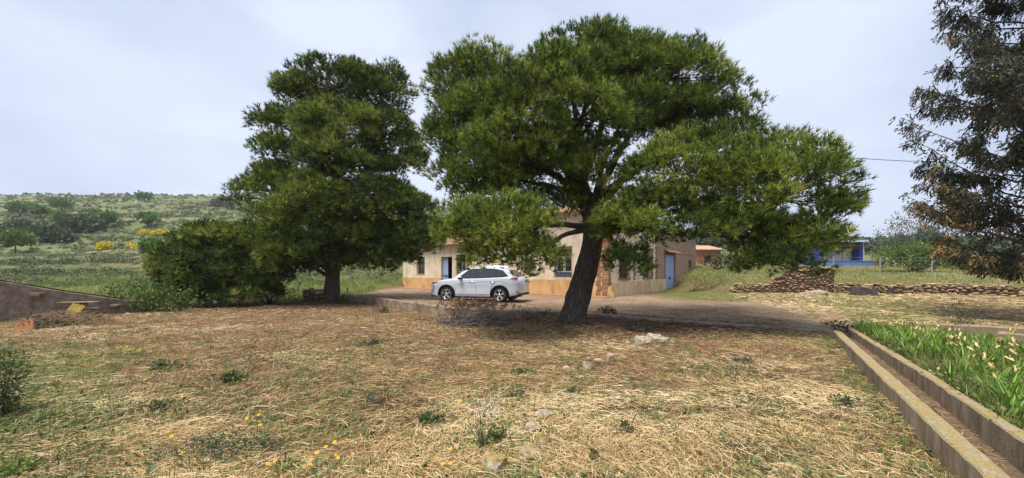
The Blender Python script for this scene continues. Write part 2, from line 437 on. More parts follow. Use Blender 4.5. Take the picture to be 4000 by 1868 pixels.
M_straw = leafmat('dry_straw', [(.21, .125, .06), (.48, .33, .155), (.70, .53, .28), (.83, .69, .44)], trans=.1, rough=.7)
x, y = field_pts(620000, power=1.55)
keep = rng.random(len(x)) < straw_density(x, y); x, y = x[keep], y[keep]
if len(x) > 118000: x, y = x[:118000], y[:118000]
wtint = np.clip(-.05 + 1.0 * fbm(x * .5 + 4, y * .9, 3) + rng.normal(0, .24, len(x)), 0, 1)
tag(straws('straw_litter', x, y, M_straw, .035, .20, .0014, wtint, .05), 'cut dry straw lying in swathes over the field', 'straw', kind='stuff')

M_litter = leafmat('needle_litter', [(.05, .026, .016), (.13, .07, .04), (.25, .15, .085)], trans=0, rough=.9)
x, y = field_pts(160000, 8, 21, 1.3)
zl = zones(x, y)[0]; keep = rng.random(len(x)) < zl; x, y = x[keep][:26000], y[keep][:26000]
tag(straws('needle_litter', x, y, M_litter, .06, .16, .0022, rng.random(len(x)), .03), 'fallen brown pine needles under the trees', 'needle litter', kind='stuff')

# low weeds
def weed_proto(n, spread, h, leafw):
    V, T, o = [], [], []
    for i in range(n):
        a = rng.random() * 6.283; r = spread * math.sqrt(rng.random()); rise = h * (.3 + .7 * rng.random())
        p = np.array((math.cos(a) * r, math.sin(a) * r, rise * .6)); L_ = .35 * spread * (.6 + .8 * rng.random())
        d = np.array((math.cos(a + rng.normal(0, .7)), math.sin(a + rng.normal(0, .7)), rng.uniform(.0, 1.0))); d /= np.linalg.norm(d)
        s = np.cross(d, (0, 0, 1)); s /= np.linalg.norm(s) + 1e-6
        b = len(V); V += [p, p + d * L_ * .5 + s * leafw, p + d * L_ * .5 - s * leafw, p + d * L_]
        T += [(b, b + 1, b + 2), (b + 1, b + 3, b + 2)]; o += [rng.normal(0, .12)] * 4
    return np.array(V), np.array(T), np.array(o)
def blade_proto(n, h, spread, w, lean=.5):
    V, T, o = [], [], []
    for i in range(n):
        a = rng.random() * 6.283; r = spread * math.sqrt(rng.random()); p = np.array((math.cos(a) * r, math.sin(a) * r, 0))
        b_ = rng.random() * 6.283; ln = h * rng.uniform(.5, 1.0); le = lean * rng.random()
        d = np.array((math.cos(b_) * le, math.sin(b_) * le, 1.0)); d /= np.linalg.norm(d); s = np.array((-math.sin(b_), math.cos(b_), 0))
        m_ = p + d * ln * .55; t_ = p + d * ln + np.array((math.cos(b_), math.sin(b_), -.4)) * le * ln * .35
        b = len(V); V += [p - s * w, p + s * w, m_ - s * w * .7, m_ + s * w * .7, t_]
        T += [(b, b + 1, b + 3), (b, b + 3, b + 2), (b + 2, b + 3, b + 4)]; o += [rng.normal(0, .1)] * 5
    return np.array(V), np.array(T), np.array(o)

M_weed = leafmat('green_weeds', [(.055, .08, .035), (.10, .15, .05), (.18, .22, .065), (.34, .33, .12)], trans=.25)
protos = [weed_proto(11, .16, .08, .018) for _ in range(5)] + [blade_proto(8, .16, .08, .0038) for _ in range(4)]
x, y = field_pts(52000, 2.3, 19, 1.4)
L_, D_, G_, H_ = zones(x, y)
pn = sm((fbm(x * .9 + 70, y * .9 + 11, 4) - .47) * 5) * .62 + G_ * .9 + .30 + .25 * sm((-x - .5) / 3) * sm((12 - y) / 4)
pn = pn * (1 - .6 * sm((x + .5) / 1.5) * sm((6.5 - y) / 2))
keep = rng.random(len(x)) < pn * (1 - .8 * L_) * (1 - .93 * yard_mask(x, y)[0]); x, y = x[keep][:11000], y[keep][:11000]
C = np.stack([x, y, g(x, y) + .003], 1); A = np.stack([rng.normal(0, .12, len(x)), rng.normal(0, .12, len(x)), np.ones(len(x))], 1)
V, T, ti = scatter(protos, C, A, rng.uniform(.22, .95, len(x)) ** 1.2, np.clip(rng.normal(.45, .24, len(x)), 0, 1))
tag(link('weeds', np_mesh('weeds', V, T, M_weed, ti)), 'low green weeds and grass tufts sprouting through the straw', 'weeds', kind='stuff')

# upright half-dry grass thin over the field
M_dgrass = leafmat('dry_grass', [(.11, .13, .04), (.23, .22, .08), (.40, .33, .15)], trans=.2)
protos = [blade_proto(7, .15, .10, .0026, .9) for _ in range(5)]
x, y = field_pts(30000, 2.3, 22, 1.4); keep = rng.random(len(x)) < .42 * (1 - zones(x, y)[0] * .8) * (1 - .9 * yard_mask(x, y)[0]); x, y = x[keep][:7500], y[keep][:7500]
C = np.stack([x, y, g(x, y)], 1); A = np.stack([rng.normal(0, .2, len(x)), rng.normal(0, .2, len(x)), np.ones(len(x))], 1)
V, T, ti = scatter(protos, C, A, rng.uniform(.4, 1.0, len(x)), rng.random(len(x)))
tag(link('dry_grass', np_mesh('dry_grass', V, T, M_dgrass, ti)), 'thin dry grass standing among the straw', 'grass', kind='stuff')

# meadow behind the pines and on the bank
M_meadow = leafmat('meadow_grass', [(.08, .11, .035), (.15, .205, .055), (.26, .29, .09), (.46, .40, .19)], trans=.3)
protos = [blade_proto(8, .45, .3, .015, .7) for _ in range(6)]
def meadow(n, x0, x1, y0, y1, keepf, tbase, name, lab, sc=(.5, 1.2)):
    x = rng.uniform(x0, x1, n); y = y0 + (y1 - y0) * rng.random(n) ** 1.4
    keep = keepf(x, y); x, y = x[keep], y[keep]
    C = np.stack([x, y, g(x, y) - .01], 1); A = np.stack([rng.normal(0, .1, len(x)), rng.normal(0, .1, len(x)), np.ones(len(x))], 1)
    ti = np.clip(tbase + (fbm(x * .3, y * .3 + 50, 3) - .5) * 1.3 + rng.normal(0, .12, len(x)), 0, 1)
    V, T, ti = scatter(protos, C, A, rng.uniform(*sc, len(x)), ti)
    tag(link(name, np_mesh(name, V, T, M_meadow, ti)), lab, 'grass', kind='stuff')
meadow(7000, -45, -2, 19.5, 48, lambda x, y: (yard_mask(x, y)[0] < .03) & (x < -.42 * (y - 20) + 6) & (np.abs(x / y) < 1.6), .45, 'meadow_grass', 'tall green meadow grass between the left pine and the hill')
meadow(4200, 11.5, 48, 22.4, 40, lambda x, y: (x / y < 1.6) & (x > 11.5 + .45 * (y - 22)) & (yard_mask(x, y)[0] < .6), .78, 'bank_grass', 'half dry grass on the bank above the stone wall', (.35, .8))
meadow(900, 8.5, 15, 17.5, 27, lambda x, y: (x > 8.8 + .55 * (y - 17.5) + rng.normal(0, .6, len(x))), .5, 'verge_grass', 'green grass along the foot of the house and bank', (.2, .5))

# hillside scrub
def bush_proto(n, r, h, leaf):
    V, T, o = [], [], []
    for i in range(n):
        d = rng.normal(size=3); d[2] = abs(d[2]); d /= np.linalg.norm(d); p = d * np.array((r, r, h)) * rng.uniform(.6, 1.0)
        a = rng.normal(size=3); a /= np.linalg.norm(a); s = np.cross(a, d); s /= np.linalg.norm(s) + 1e-6
        b = len(V); V += [p - s * leaf, p + s * leaf, p + a * leaf * 1.4 + np.array((0, 0, leaf * .7))]; T += [(b, b + 1, b + 2)]
        o += [rng.normal(0, .13)] * 3
    return np.array(V), np.array(T), np.array(o)
M_scrub = leafmat('hill_scrub', [(.052, .075, .036), (.12, .15, .07), (.20, .23, .115), (.33, .31, .18)], trans=.15, rough=.85)
protos = [bush_proto(18, 1.0, .7, .40) for _ in range(8)]; protos_n = [bush_proto(50, 1.0, .75, .18) for _ in range(6)]
n = 18500; u = rng.random(n); yv = 34 * (7.9 ** u); xa = rng.uniform(-1.62, 1.62, n); xv = xa * yv
den = sm((fbm(xv * .06, yv * .06 + 3, 4) - .33) * 5) * .85 + .2
keep = (rng.random(n) < den) & ((xa < .15) | (yv > 75)); xv, yv = xv[keep], yv[keep]
C = np.stack([xv, yv, g(xv, yv) - .1], 1); A = np.tile(np.array([[0, 0, 1.0]]), (len(xv), 1)) + rng.normal(0, .05, (len(xv), 3))
hs_ = rng.uniform(.35, .95, len(xv)) * (.5 + yv / 190); ht_ = np.clip(.25 + .6 * fbm(xv * .08, yv * .08, 3) + rng.normal(-.03, .13, len(xv)), 0, 1); nr_ = yv < 70; nr_ &= rng.random(len(xv)) < .62; fr_ = yv >= 70
V1, T1, t1_ = scatter(protos_n, C[nr_], A[nr_], hs_[nr_] * .9, ht_[nr_]); V2, T2, t2_ = scatter(protos, C[fr_], A[fr_], hs_[fr_], ht_[fr_])
V = np.concatenate([V1, V2]); T = np.concatenate([T1, T2 + len(V1)]); ti = np.concatenate([t1_, t2_])
tag(link('hillside_scrub', np_mesh('hillside_scrub', V, T, M_scrub, ti)), 'low grey green scrub covering the hillside', 'scrub', kind='stuff')

# hedge rows of darker scrub along the old terrace edges
rows = []
for yr, hgt_, x0, x1 in ((27.5, .35, -44, -14), (32, .45, -52, -16), (37.5, .6, -60, -17), (44, .7, -70, -18), (52, .8, -84, -22)):
    k = int((x1 - x0) * 2.6); xr = rng.uniform(x0, x1, k); yr_ = yr + (fbm(xr * .08, xr * 0 + yr, 3) - .5) * 6 + rng.normal(0, .5, k); kp_ = rng.random(k) < sm((fbm(xr * .12 + yr, xr * 0 + 3, 3) - .36) * 6)
    rows.append(np.stack([xr[kp_], yr_[kp_], np.full(kp_.sum(), hgt_)], 1))
rows = np.concatenate(rows); C = np.stack([rows[:, 0], rows[:, 1], g(rows[:, 0], rows[:, 1]) - .05], 1)
V, T, ti = scatter([bush_proto(90, 1.15, .8, .11) for _ in range(6)], C, np.tile(np.array([[0, 0, 1.0]]), (len(C), 1)) + rng.normal(0, .05, (len(C), 3)), rows[:, 2] * rng.uniform(.6, 1.3, len(C)), np.clip(rng.normal(.22, .16, len(C)), 0, 1))
tag(link('terrace_scrub', np_mesh('terrace_scrub', V, T, M_scrub, ti)), 'rows of darker scrub along the old terrace edges', 'scrub', kind='stuff')

# gravel in the near right of the field
M_peb = pmat('pebbles', [(.16, .12, .10), (.34, .28, .24), (.52, .48, .44)], .9, bmp=0, pos=[.35, .5, .68])
def peb_proto():
    v = np.array([(1, 0, 0), (-1, 0, 0), (0, 1, 0), (0, -1, 0), (0, 0, .6), (0, 0, -.5)]) * rng.uniform(.7, 1.2, (6, 1)); t = np.array([(0, 2, 4), (2, 1, 4), (1, 3, 4), (3, 0, 4), (2, 0, 5), (1, 2, 5), (3, 1, 5), (0, 3, 5)])
    return v, t, np.zeros(6)
protos = [peb_proto() for _ in range(6)]
x, y = field_pts(30000, 2.3, 17, 1.7); zg = sm((x - .2) / 1.5) * sm((7 - y) / 3) * .5 + zones(x, y)[1] * .5 + .05
keep = rng.random(len(x)) < zg; x, y = x[keep][:6000], y[keep][:6000]
C = np.stack([x, y, g(x, y) + .004], 1); A = rng.normal(0, .25, (len(x), 3)) + np.array((0, 0, 1.0))
V, T, ti = scatter(protos, C, A, rng.uniform(.004, .012, len(x)) * (1 + .06 * y), rng.random(len(x)))
tag(link('gravel', np_mesh('gravel', V, T, M_peb, ti)), 'small pale gravel scattered over bare soil', 'gravel', kind='stuff')
# ---------------------------------------------------------------- trees
OV = 4000 / 2576.0
def needle_tuft(n, L, w, candle=False):
    V, T, o = [], [], []
    for i in range(n):
        f = rng.random(); base = np.array((0, 0, -.35 * L + f * .55 * L)); th = R(rng.uniform(18, 78) * (1.15 - .5 * f)); a = rng.random() * 6.283
        d = np.array((math.sin(th) * math.cos(a), math.sin(th) * math.sin(a), math.cos(th)))
        s = np.cross(d, rng.normal(size=3)); s /= np.linalg.norm(s)
        ln = L * rng.uniform(.6, 1.0); b = len(V)
        V += [base - s * w, base + s * w, base + d * ln]; T += [(b, b + 1, b + 2)]; o += [-.26, -.26, .13]  # needle bases darkened and tips brightened: own gradient plus painted shade and highlight
    return np.array(V), np.array(T), np.array(o)

def unit(v): return v / (np.linalg.norm(v, axis=-1, keepdims=True) + 1e-9)

def pine(name, label, base, trunk, lobes, limbs, needle_mat, nn=13, L=.17, w=.0075, sub_r=.42, dens=34, group=None, dead=.045, seed=1, fill=1.62):
    """trunk: [(x,y,z,r)]; lobes: [(centre, (rx,ry,rz), tint)]; limbs: [(trunk index, [lobe indices])]"""
    global rng
    keep_rng = rng; rng = np.random.default_rng(seed)
    root = empty(name, base); tag(root, label, 'tree', group); B = Vector(base)
    m = MB(); pts = []; rad = []
    tv = [Vector(t[:3]) for t in trunk]
    for i in range(len(trunk) - 1):
        for k in range(6):
            f = k / 6; pts.append(tv[i].lerp(tv[i + 1], f) - B); rad.append(trunk[i][3] * (1 - f) + trunk[i + 1][3] * f)
    pts.append(tv[-1] - B); rad.append(trunk[-1][3])
    for _ in range(2):
        pts = [pts[0]] + [(pts[i - 1] + pts[i] * 2 + pts[i + 1]) / 4 for i in range(1, len(pts) - 1)] + [pts[-1]]
    m.tube(pts, rad, 18, wob=.16); m.build('trunk', M_bark, root, True)
    for ti_, ls in limbs:
        for li in ls:
            c = Vector(lobes[li][0]); s0 = tv[ti_]; mid = s0.lerp(c, .5) + Vector((rng.normal(0, .15), rng.normal(0, .15), rng.uniform(.0, .35)))
            ln = (c - s0).length; lp, lr = [], []
            for k in range(9):
                f = k / 8; p = s0.lerp(mid, f).lerp(mid.lerp(c, f), f); lp.append(p - B + Vector(rng.normal(0, .035 * ln / 4, 3)) * (0 < k < 8))
                lr.append(max(.02, min(.024 * ln, trunk[ti_][3] * .5) * (1 - f) ** .8 + .018))
            lm = MB(); lm.tube(lp, lr, 8, wob=.2); lm.build('limb', M_bark, root, True)
    Cs, As, Ts_, Ss = [], [], [], []
    tw = MB(); K = [(np.array(l[0]), np.array(l[1])) for l in lobes]
    for li, (c, r, tb) in enumerate(lobes):
        c = np.array(c); r = np.array(r)
        area = 4 * math.pi * (((r[0] * r[1]) ** 1.6 + (r[0] * r[2]) ** 1.6 + (r[1] * r[2]) ** 1.6) / 3) ** (1 / 1.6)
        ns = max(6, int(area / (math.pi * sub_r ** 2) * fill))
        for k in range(ns):
            d = unit(rng.normal(size=3))
            if d[2] < -.35 and rng.random() < .5: d[2] = -d[2] * .6; d = unit(d)
            shell = rng.random() < .78
            p = c + d * r * (rng.uniform(.80, 1.0) if shell else rng.uniform(.3, .75))
            inside = False
            for lj, (c2, r2) in enumerate(K):
                if lj != li and np.sum(((p - c2) / r2) ** 2) < .45: inside = True; break
            if inside and rng.random() < .85: continue
            sr = sub_r * rng.uniform(.65, 1.25)
            nt_ = int(dens * (sr / sub_r) ** 2 * (1 if shell else .7))
            q = unit(rng.normal(size=(nt_ * 2, 3))); up_ = np.array((0, 0, 1.0)); od = unit(d * .55 + up_ * .85)
            q = q[(q @ od) > rng.uniform(-.6, .3, len(q))][:nt_]
            # clumps are flattened cushions of shoots
            pos = p + q * sr * np.array((1.15, 1.15, .72)) * rng.uniform(.55, 1.05, (len(q), 1))
            Cs.append(pos); As.append(unit(q * .75 + od * .35 + up_ * .3 + rng.normal(0, .22, q.shape)))
            ct = tb + rng.normal(0, .15)
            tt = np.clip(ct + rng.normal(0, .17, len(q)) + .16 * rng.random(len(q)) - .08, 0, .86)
            if rng.random() < dead: tt = np.where(rng.random(len(q)) < .35, 1.0, tt)
            Ts_.append(tt); Ss.append(rng.uniform(.55, 1.3, len(q)))
            e = Vector(p); s0 = Vector(c).lerp(e, .1); mid = s0.lerp(e, .55) + Vector(rng.normal(0, .06, 3)) - Vector((0, 0, .06))
            tw.tube([s0 - B, mid - B, e - B], [.022, .013, .006], 4, cap=False)
            for _ in range(3):
                j = pos[rng.integers(0, len(pos))] if len(pos) else p
                tw.tube([mid.lerp(e, rng.random()) - B, Vector(j) - B], [.008, .004], 3, cap=False)
    C = np.concatenate(Cs); A = np.concatenate(As); ti = np.concatenate(Ts_); S = np.concatenate(Ss)
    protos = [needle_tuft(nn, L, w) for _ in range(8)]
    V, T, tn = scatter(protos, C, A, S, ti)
    # pale young candles standing on the upper shoots
    up_i = np.where((A[:, 2] > .55) & (rng.random(len(A)) < .16))[0]
    cp = C[up_i]; h = rng.uniform(.07, .15, len(cp)) * (L / .17); sd = rng.normal(size=(len(cp), 3)); sd[:, 2] = 0; sd = unit(sd) * .008 * (L / .17)
    tip = cp + np.stack([rng.normal(0, .015, len(cp)), rng.normal(0, .015, len(cp)), h + .05], 1)
    cv = np.stack([cp - sd, cp + sd, tip], 1).reshape(-1, 3); cT = np.arange(len(cv)).reshape(-1, 3) + len(V)
    V = np.concatenate([V, cv]); T = np.concatenate([T, cT]); tn = np.concatenate([tn, np.full(len(cv), .93)])
    V = V - np.array(base)
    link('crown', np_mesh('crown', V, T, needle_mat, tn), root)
    o = tw.build('twigs', M_twig, root); o['kind'] = 'stuff'
    print(name, 'tufts', len(C), 'tris', len(T))
    rng = keep_rng
    return root

def lobe(x, y, rx, ry, Y, tint=.4, rd=None):
    c = at(x * OV, y * OV, Y); k = OV * Y / F; sh = .009 * Y; q = lambda v: max(v * k - sh, .45 * v * k)
    return (tuple(c), (q(rx), (rd if rd else q(.5 * (rx + min(rx, ry * 1.3))) * .95), q(ry)), tint)

def tr(x, y, Y, w):    # trunk node from overview pixel, width there
    p = at(x * OV, y * OV, Y); return (p.x, p.y, p.z, w * OV * Y / F / 2)

# the spreading pine by the kerb
b1 = (PINE1.x, PINE1.y, gz(PINE1.x, PINE1.y) - .03)
lob1 = [lobe(1500, 182, 168, 82, 12.0, .42), lobe(1205, 238, 125, 96, 12.0, .46), lobe(1365, 262, 140, 100, 10.4, .50), lobe(1176, 370, 92, 95, 11.4, .42),
        lobe(1260, 395, 105, 60, 10.4, .42), lobe(1660, 205, 145, 92, 11.6, .42), lobe(1790, 290, 95, 95, 12.4, .34), lobe(1490, 385, 66, 82, 10.6, .42),
        lobe(1385, 385, 90, 50, 11.0, .36), lobe(1262, 585, 148, 90, 9.2, .56), lobe(1155, 555, 66, 62, 9.5, .58), lobe(1700, 440, 92, 88, 9.7, .56),
        lobe(1640, 560, 118, 76, 9.7, .52), lobe(1960, 505, 128, 146, 9.4, .54), lobe(1890, 480, 92, 92, 9.7, .50), lobe(1935, 395, 78, 56, 10.2, .48),
        lobe(1900, 600, 105, 78, 9.5, .52), lobe(1572, 655, 24, 36, 9.8, .2), lobe(1720, 330, 90, 60, 12.6, .28), lobe(1840, 350, 45, 60, 12.6, .3),
        lobe(1440, 520, 60, 30, 11.2, .25), lobe(1240, 455, 90, 22, 11.6, .25), lobe(1570, 280, 90, 60, 10.6, .48), lobe(1310, 642, 80, 48, 9.3, .54), lobe(1420, 155, 90, 56, 12.0, .42), lobe(1585, 148, 95, 56, 12.0, .42), lobe(1495, 450, 58, 46, 10.5, .42), lobe(1610, 330, 70, 55, 12.5, .26), lobe(1150, 470, 64, 52, 10.7, .42), lobe(1225, 490, 90, 36, 10.9, .40), lobe(1365, 505, 62, 30, 11.2, .30), lobe(1805, 385, 80, 60, 11.0, .44), lobe(1640, 480, 66, 62, 9.9, .48), lobe(1625, 580, 92, 40, 9.8, .44), lobe(1755, 568, 90, 50, 9.6, .46), lobe(1880, 645, 74, 34, 9.6, .42), lobe(2040, 560, 90, 90, 9.3, .54), lobe(1200, 440, 110, 60, 10.6, .44), lobe(1330, 440, 90, 48, 10.4, .40), lobe(1300, 330, 120, 80, 9.9, .52), lobe(1168, 300, 72, 78, 10.8, .48), lobe(1460, 300, 90, 80, 10.0, .50), lobe(1560, 190, 110, 70, 10.8, .50), lobe(1420, 200, 100, 70, 10.6, .48), lobe(1700, 290, 90, 70, 11.6, .42), lobe(1800, 440, 80, 70, 9.8, .50), lobe(1250, 650, 95, 50, 9.2, .58),
        lobe(1990, 612, 82, 74, 9.5, .52), lobe(1940, 662, 90, 48, 9.5, .44), lobe(1800, 560, 70, 60, 9.6, .48), lobe(1725, 525, 60, 60, 9.6, .52), lobe(1130, 300, 45, 70, 11.8, .4)]
trunk1 = [tr(1440, 822, 11.5, 76), tr(1444, 790, 11.5, 65), tr(1462, 720, 11.5, 58), tr(1486, 640, 11.45, 53), tr(1496, 570, 11.4, 50), tr(1484, 520, 11.35, 50), tr(1458, 482, 11.3, 38), tr(1425, 420, 11.3, 26), tr(1440, 300, 11.4, 14)]
limbs1 = [(6, [3, 4, 21, 25, 8]), (7, [1, 2, 7, 0]), (5, [22, 5, 18, 6]), (4, [12, 11, 14, 13, 15]), (4, [9, 20, 23]), (4, [16, 17, 24])]
pine('pine_tree', 'big spreading pine with leaning trunk and low lobes beside the dirt yard', b1, trunk1, lob1, limbs1, M_needle, nn=14, L=.18, w=.0098, sub_r=.50, dens=66, group='pines in front of the farmhouse', seed=3)

b2 = (PINE2.x, PINE2.y, gz(PINE2.x, PINE2.y) - .03)
lob2 = [lobe(850, 226, 108, 66, 19.5, .42), lobe(960, 242, 72, 66, 19.8, .38), lobe(770, 258, 80, 55, 20, .38), lobe(714, 318, 56, 48, 20.3, .46), lobe(860, 335, 100, 75, 18, .56),
        lobe(965, 350, 78, 75, 19.5, .40), lobe(730, 400, 82, 60, 18.8, .48), lobe(850, 430, 105, 65, 17.6, .46), lobe(985, 430, 72, 64, 19, .40), lobe(712, 478, 72, 60, 19, .56),
        lobe(800, 520, 105, 70, 17.4, .46), lobe(925, 520, 105, 66, 18, .42), lobe(1015, 540, 74, 64, 19, .36), lobe(718, 575, 72, 66, 18, .58), lobe(800, 612, 115, 62, 17.6, .38),
        lobe(930, 605, 115, 58, 18.4, .34), lobe(1055, 580, 55, 48, 19.3, .36), lobe(1080, 615, 42, 28, 19, .3), lobe(622, 500, 32, 34, 20.5, .42), lobe(685, 620, 55, 36, 19, .5), lobe(1040, 390, 24, 46, 19.6, .36), lobe(860, 655, 90, 28, 18.5, .2), lobe(760, 660, 90, 42, 17.8, .40), lobe(940, 650, 90, 42, 18.4, .34), lobe(700, 640, 70, 45, 18.6, .44), lobe(1010, 600, 80, 50, 18.6, .38)]
trunk2 = [tr(833, 772, 19.5, 46), tr(834, 745, 19.5, 38), tr(836, 700, 19.5, 34), tr(840, 640, 19.5, 34), tr(846, 540, 19.5, 27), tr(850, 420, 19.5, 20), tr(855, 280, 19.5, 10)]
limbs2 = [(2, [14, 19, 13]), (3, [15, 17, 16, 10, 9]), (4, [11, 12, 7, 6, 18]), (5, [4, 5, 8, 3, 20]), (6, [0, 1, 2])]
pine('pine_tree', 'tall dense dark pine with straight trunk beside the stone well', b2, trunk2, lob2, limbs2, M_needle2, nn=11, L=.255, w=.018, sub_r=.66, dens=60, fill=2.05, group='pines in front of the farmhouse', seed=5, dead=.012)

P3 = Vector((-13.1, 18.3, 0)); b3 = (P3.x, P3.y, gz(P3.x, P3.y) - .03)
lob3 = [lobe(505, 598, 52, 34, 17.6, .52), lobe(470, 632, 48, 42, 17.3, .55), lobe(560, 620, 72, 52, 17.6, .55), lobe(525, 672, 100, 54, 17.4, .42), lobe(612, 690, 80, 54, 18, .34),
        lobe(600, 580, 60, 34, 18.2, .58), lobe(478, 690, 62, 48, 17.6, .40), lobe(560, 720, 80, 30, 17.8, .2), lobe(640, 640, 64, 64, 18.4, .46), lobe(560, 600, 70, 50, 18.0, .52), lobe(680, 690, 70, 60, 18.4, .36), lobe(470, 730, 60, 36, 17.6, .34), lobe(600, 735, 90, 34, 17.6, .30), lobe(438, 655, 36, 44, 17.4, .5)]
trunk3 = [tr(560, 764, 18.3, 26), tr(556, 735, 18.2, 20), tr(548, 690, 18, 16), tr(530, 640, 17.8, 10)]
pine('pine_tree', 'low bushy pine spreading to the ground left of the tall dark pine', b3, trunk3, lob3, [(1, [3, 4, 6, 7]), (2, [0, 1, 2, 5, 8])], M_needle2, nn=11, L=.24, w=.018, sub_r=.54, dens=58, fill=1.85, group='pines in front of the farmhouse', seed=8)

# ---------------------------------------------------------------- cypress at the frame's right
M_cyp = leafmat('cypress_sprays', [(.028, .032, .02), (.056, .060, .038), (.10, .098, .062), (.27, .20, .085), (.28, .14, .055)], [0, .35, .68, .88, 1], trans=.12, rough=.85)
def spray_proto(n=7, L=.28):
    V, T, o = [], [], []
    for i in range(n):
        f = i / n; x_ = (rng.random() - .5) * .5 * L * (1 - .5 * f); p = np.array((x_, (rng.random() - .5) * .22 * L, L * f))
        d = np.array((x_ / L + rng.normal(0, .35), rng.normal(0, .3), 1.0)); d /= np.linalg.norm(d); s = np.cross(d, rng.normal(size=3)); s /= np.linalg.norm(s)
        ln = L * .40; w = L * .078; b = len(V)
        V += [p, p + d * ln * .5 + s * w, p + d * ln * .5 - s * w, p + d * ln]; T += [(b, b + 1, b + 2), (b + 1, b + 3, b + 2)]; o += [rng.normal(0, .06)] * 4
    return np.array(V), np.array(T), np.array(o)

def cypress():
    global rng
    keep = rng; rng = np.random.default_rng(21)
    bx_, by_ = 16.4, 11.2; bz = gz(bx_, by_) - .05
    root = empty('cypress_tree', (bx_, by_, bz)); tag(root, 'tall dark cypress with drooping sprays and dead tan foliage at its skirt', 'tree')
    H = 15.5; m = MB(); m.tube([(0.05 * math.sin(k), .05 * math.cos(k * 1.3), H * k / 10) for k in range(11)], [.34 * (1 - k / 10.6) + .02 for k in range(11)], 12, wob=.15); m.build('trunk', M_bark, root, True)
    tw = MB(); Cs, As, Ts_, Ss = [], [], [], []
    # outward reach by height, as the left outline shows it
    reach = lambda z: np.interp(z, [1.0, 1.7, 2.4, 3.2, 4.2, 5.2, 6.0, 6.8, 7.8, 10, 12.5, 15.5], [1.4, 1.9, 2.7, 3.1, 3.1, 3.2, 3.7, 4.0, 3.1, 2.9, 2.1, .3])
    nb = 180
    for k in range(nb):
        z0 = 1.75 + (H - 2.25) * ((k + rng.random()) / nb) ** 1.05; az = rng.random() * 6.283
        up = rng.uniform(.25, .95) if z0 > 2.4 else rng.uniform(.05, .4); L_ = reach(z0 + up * reach(z0) * .7) * rng.uniform(.68, 1.0)
        d = np.array((math.cos(az), math.sin(az), 0)); pts = []
        bend = rng.normal(0, .4)
        for i in range(8):
            f = i / 7; a2 = az + bend * f; dd = np.array((math.cos(a2), math.sin(a2), 0))
            pts.append(rng.normal(0, .07, 3) * (i > 0) + np.array((0, 0, z0 - .3)) + dd * L_ * f + np.array((0, 0, up * L_ * f + .25 * L_ * f * (f - .6) * .5)))
        tw.tube(pts, [.032 * (1 - f / 7.5) + .004 for f in range(8)], 5, cap=False)
        tb = .34 + rng.normal(0, .12)
        for i in range(int(8 + 5 * L_)):
            f = rng.uniform(.22, 1.0) ** .8; q = f * 7; i0 = min(6, int(q)); p = pts[i0] * (1 - (q - i0)) + pts[i0 + 1] * (q - i0)
            a3 = az + rng.choice((-1, 1)) * rng.uniform(.5, 1.3); sl = rng.uniform(.15, .55) * (1.15 - .5 * f) * min(1, L_ / 3)
            e = p + np.array((math.cos(a3), math.sin(a3), rng.uniform(-.9, .9))) * sl
            tw.tube([p, (p + e) / 2 + np.array((0, 0, .03)), e], [.012, .008, .004], 3, cap=False)
            ns = int(rng.integers(5, 10)); ff = rng.random(ns)[:, None]
            c = p + (e - p) * ff + rng.normal(0, .07, (ns, 3)); Cs.append(c)
            ax = np.array((0, 0, -1.0)) + .55 * (e - p) / (sl + .01) + rng.normal(0, .35, (ns, 3)); As.append(unit(ax))
            t = tb + rng.normal(0, .10, ns)
            if z0 < 3.2 and rng.random() < .42: t = rng.uniform(.74, .93, ns)
            elif rng.random() < .02: t = rng.uniform(.93, 1.0, ns)
            Ts_.append(np.clip(t, 0, 1)); Ss.append(rng.uniform(.6, 1.2, ns))
    # one bare twig reaching out low
    twp = [np.array((0, 0, 2.2)), np.array((-2.3, -.3, 2.75)), np.array((-3.6, -.4, 2.95)), np.array((-4.7, -.6, 3.2)), np.array((-5.1, -.6, 3.45))]
    tw.tube(twp, [.05, .03, .018, .010, .004], 5, cap=False)
    for i in range(16):
        f = rng.uniform(1.6, 3.99); i0 = int(f); p = twp[i0] * (1 - f + i0) + twp[i0 + 1] * (f - i0); e = p + np.array((rng.normal(0, .2), rng.normal(0, .1), rng.uniform(-.4, .2)))
        tw.tube([p, e], [.006, .003], 3, cap=False)
        if rng.random() < .6:
            n = 4; Cs.append(e + rng.normal(0, .05, (n, 3))); As.append(unit(np.array((0, 0, -1.0)) + rng.normal(0, .4, (n, 3)))); Ts_.append(rng.uniform(.85, 1, n)); Ss.append(rng.uniform(.5, .8, n))
    C = np.concatenate(Cs); A = np.concatenate(As); ti = np.concatenate(Ts_); S = np.concatenate(Ss)
    V, T, tn = scatter([spray_proto() for _ in range(8)], C, A, S, ti)
    link('crown', np_mesh('crown', V, T, M_cyp, tn), root)
    o = tw.build('twigs', M_twig, root); o['kind'] = 'stuff'
    print('cypress sprays', len(C), 'tris', len(T)); rng = keep
cypress()

# ---------------------------------------------------------------- leafy shrubs and far trees
def leaf_proto(n, r, ll, lw, droop=.0):
    V, T, o = [], [], []
    for i in range(n):
        p = unit(rng.normal(size=3)) * r * rng.random() ** .4; d = unit(p / r + rng.normal(0, .5, 3) + np.array((0, 0, .3 - droop))); s = unit(np.cross(d, rng.normal(size=3)))
        b = len(V); V += [p, p + d * ll * .5 + s * lw, p + d * ll * .5 - s * lw, p + d * ll]; T += [(b, b + 1, b + 2), (b + 1, b + 3, b + 2)]; o += [rng.normal(0, .09)] * 4
    return np.array(V), np.array(T), np.array(o)

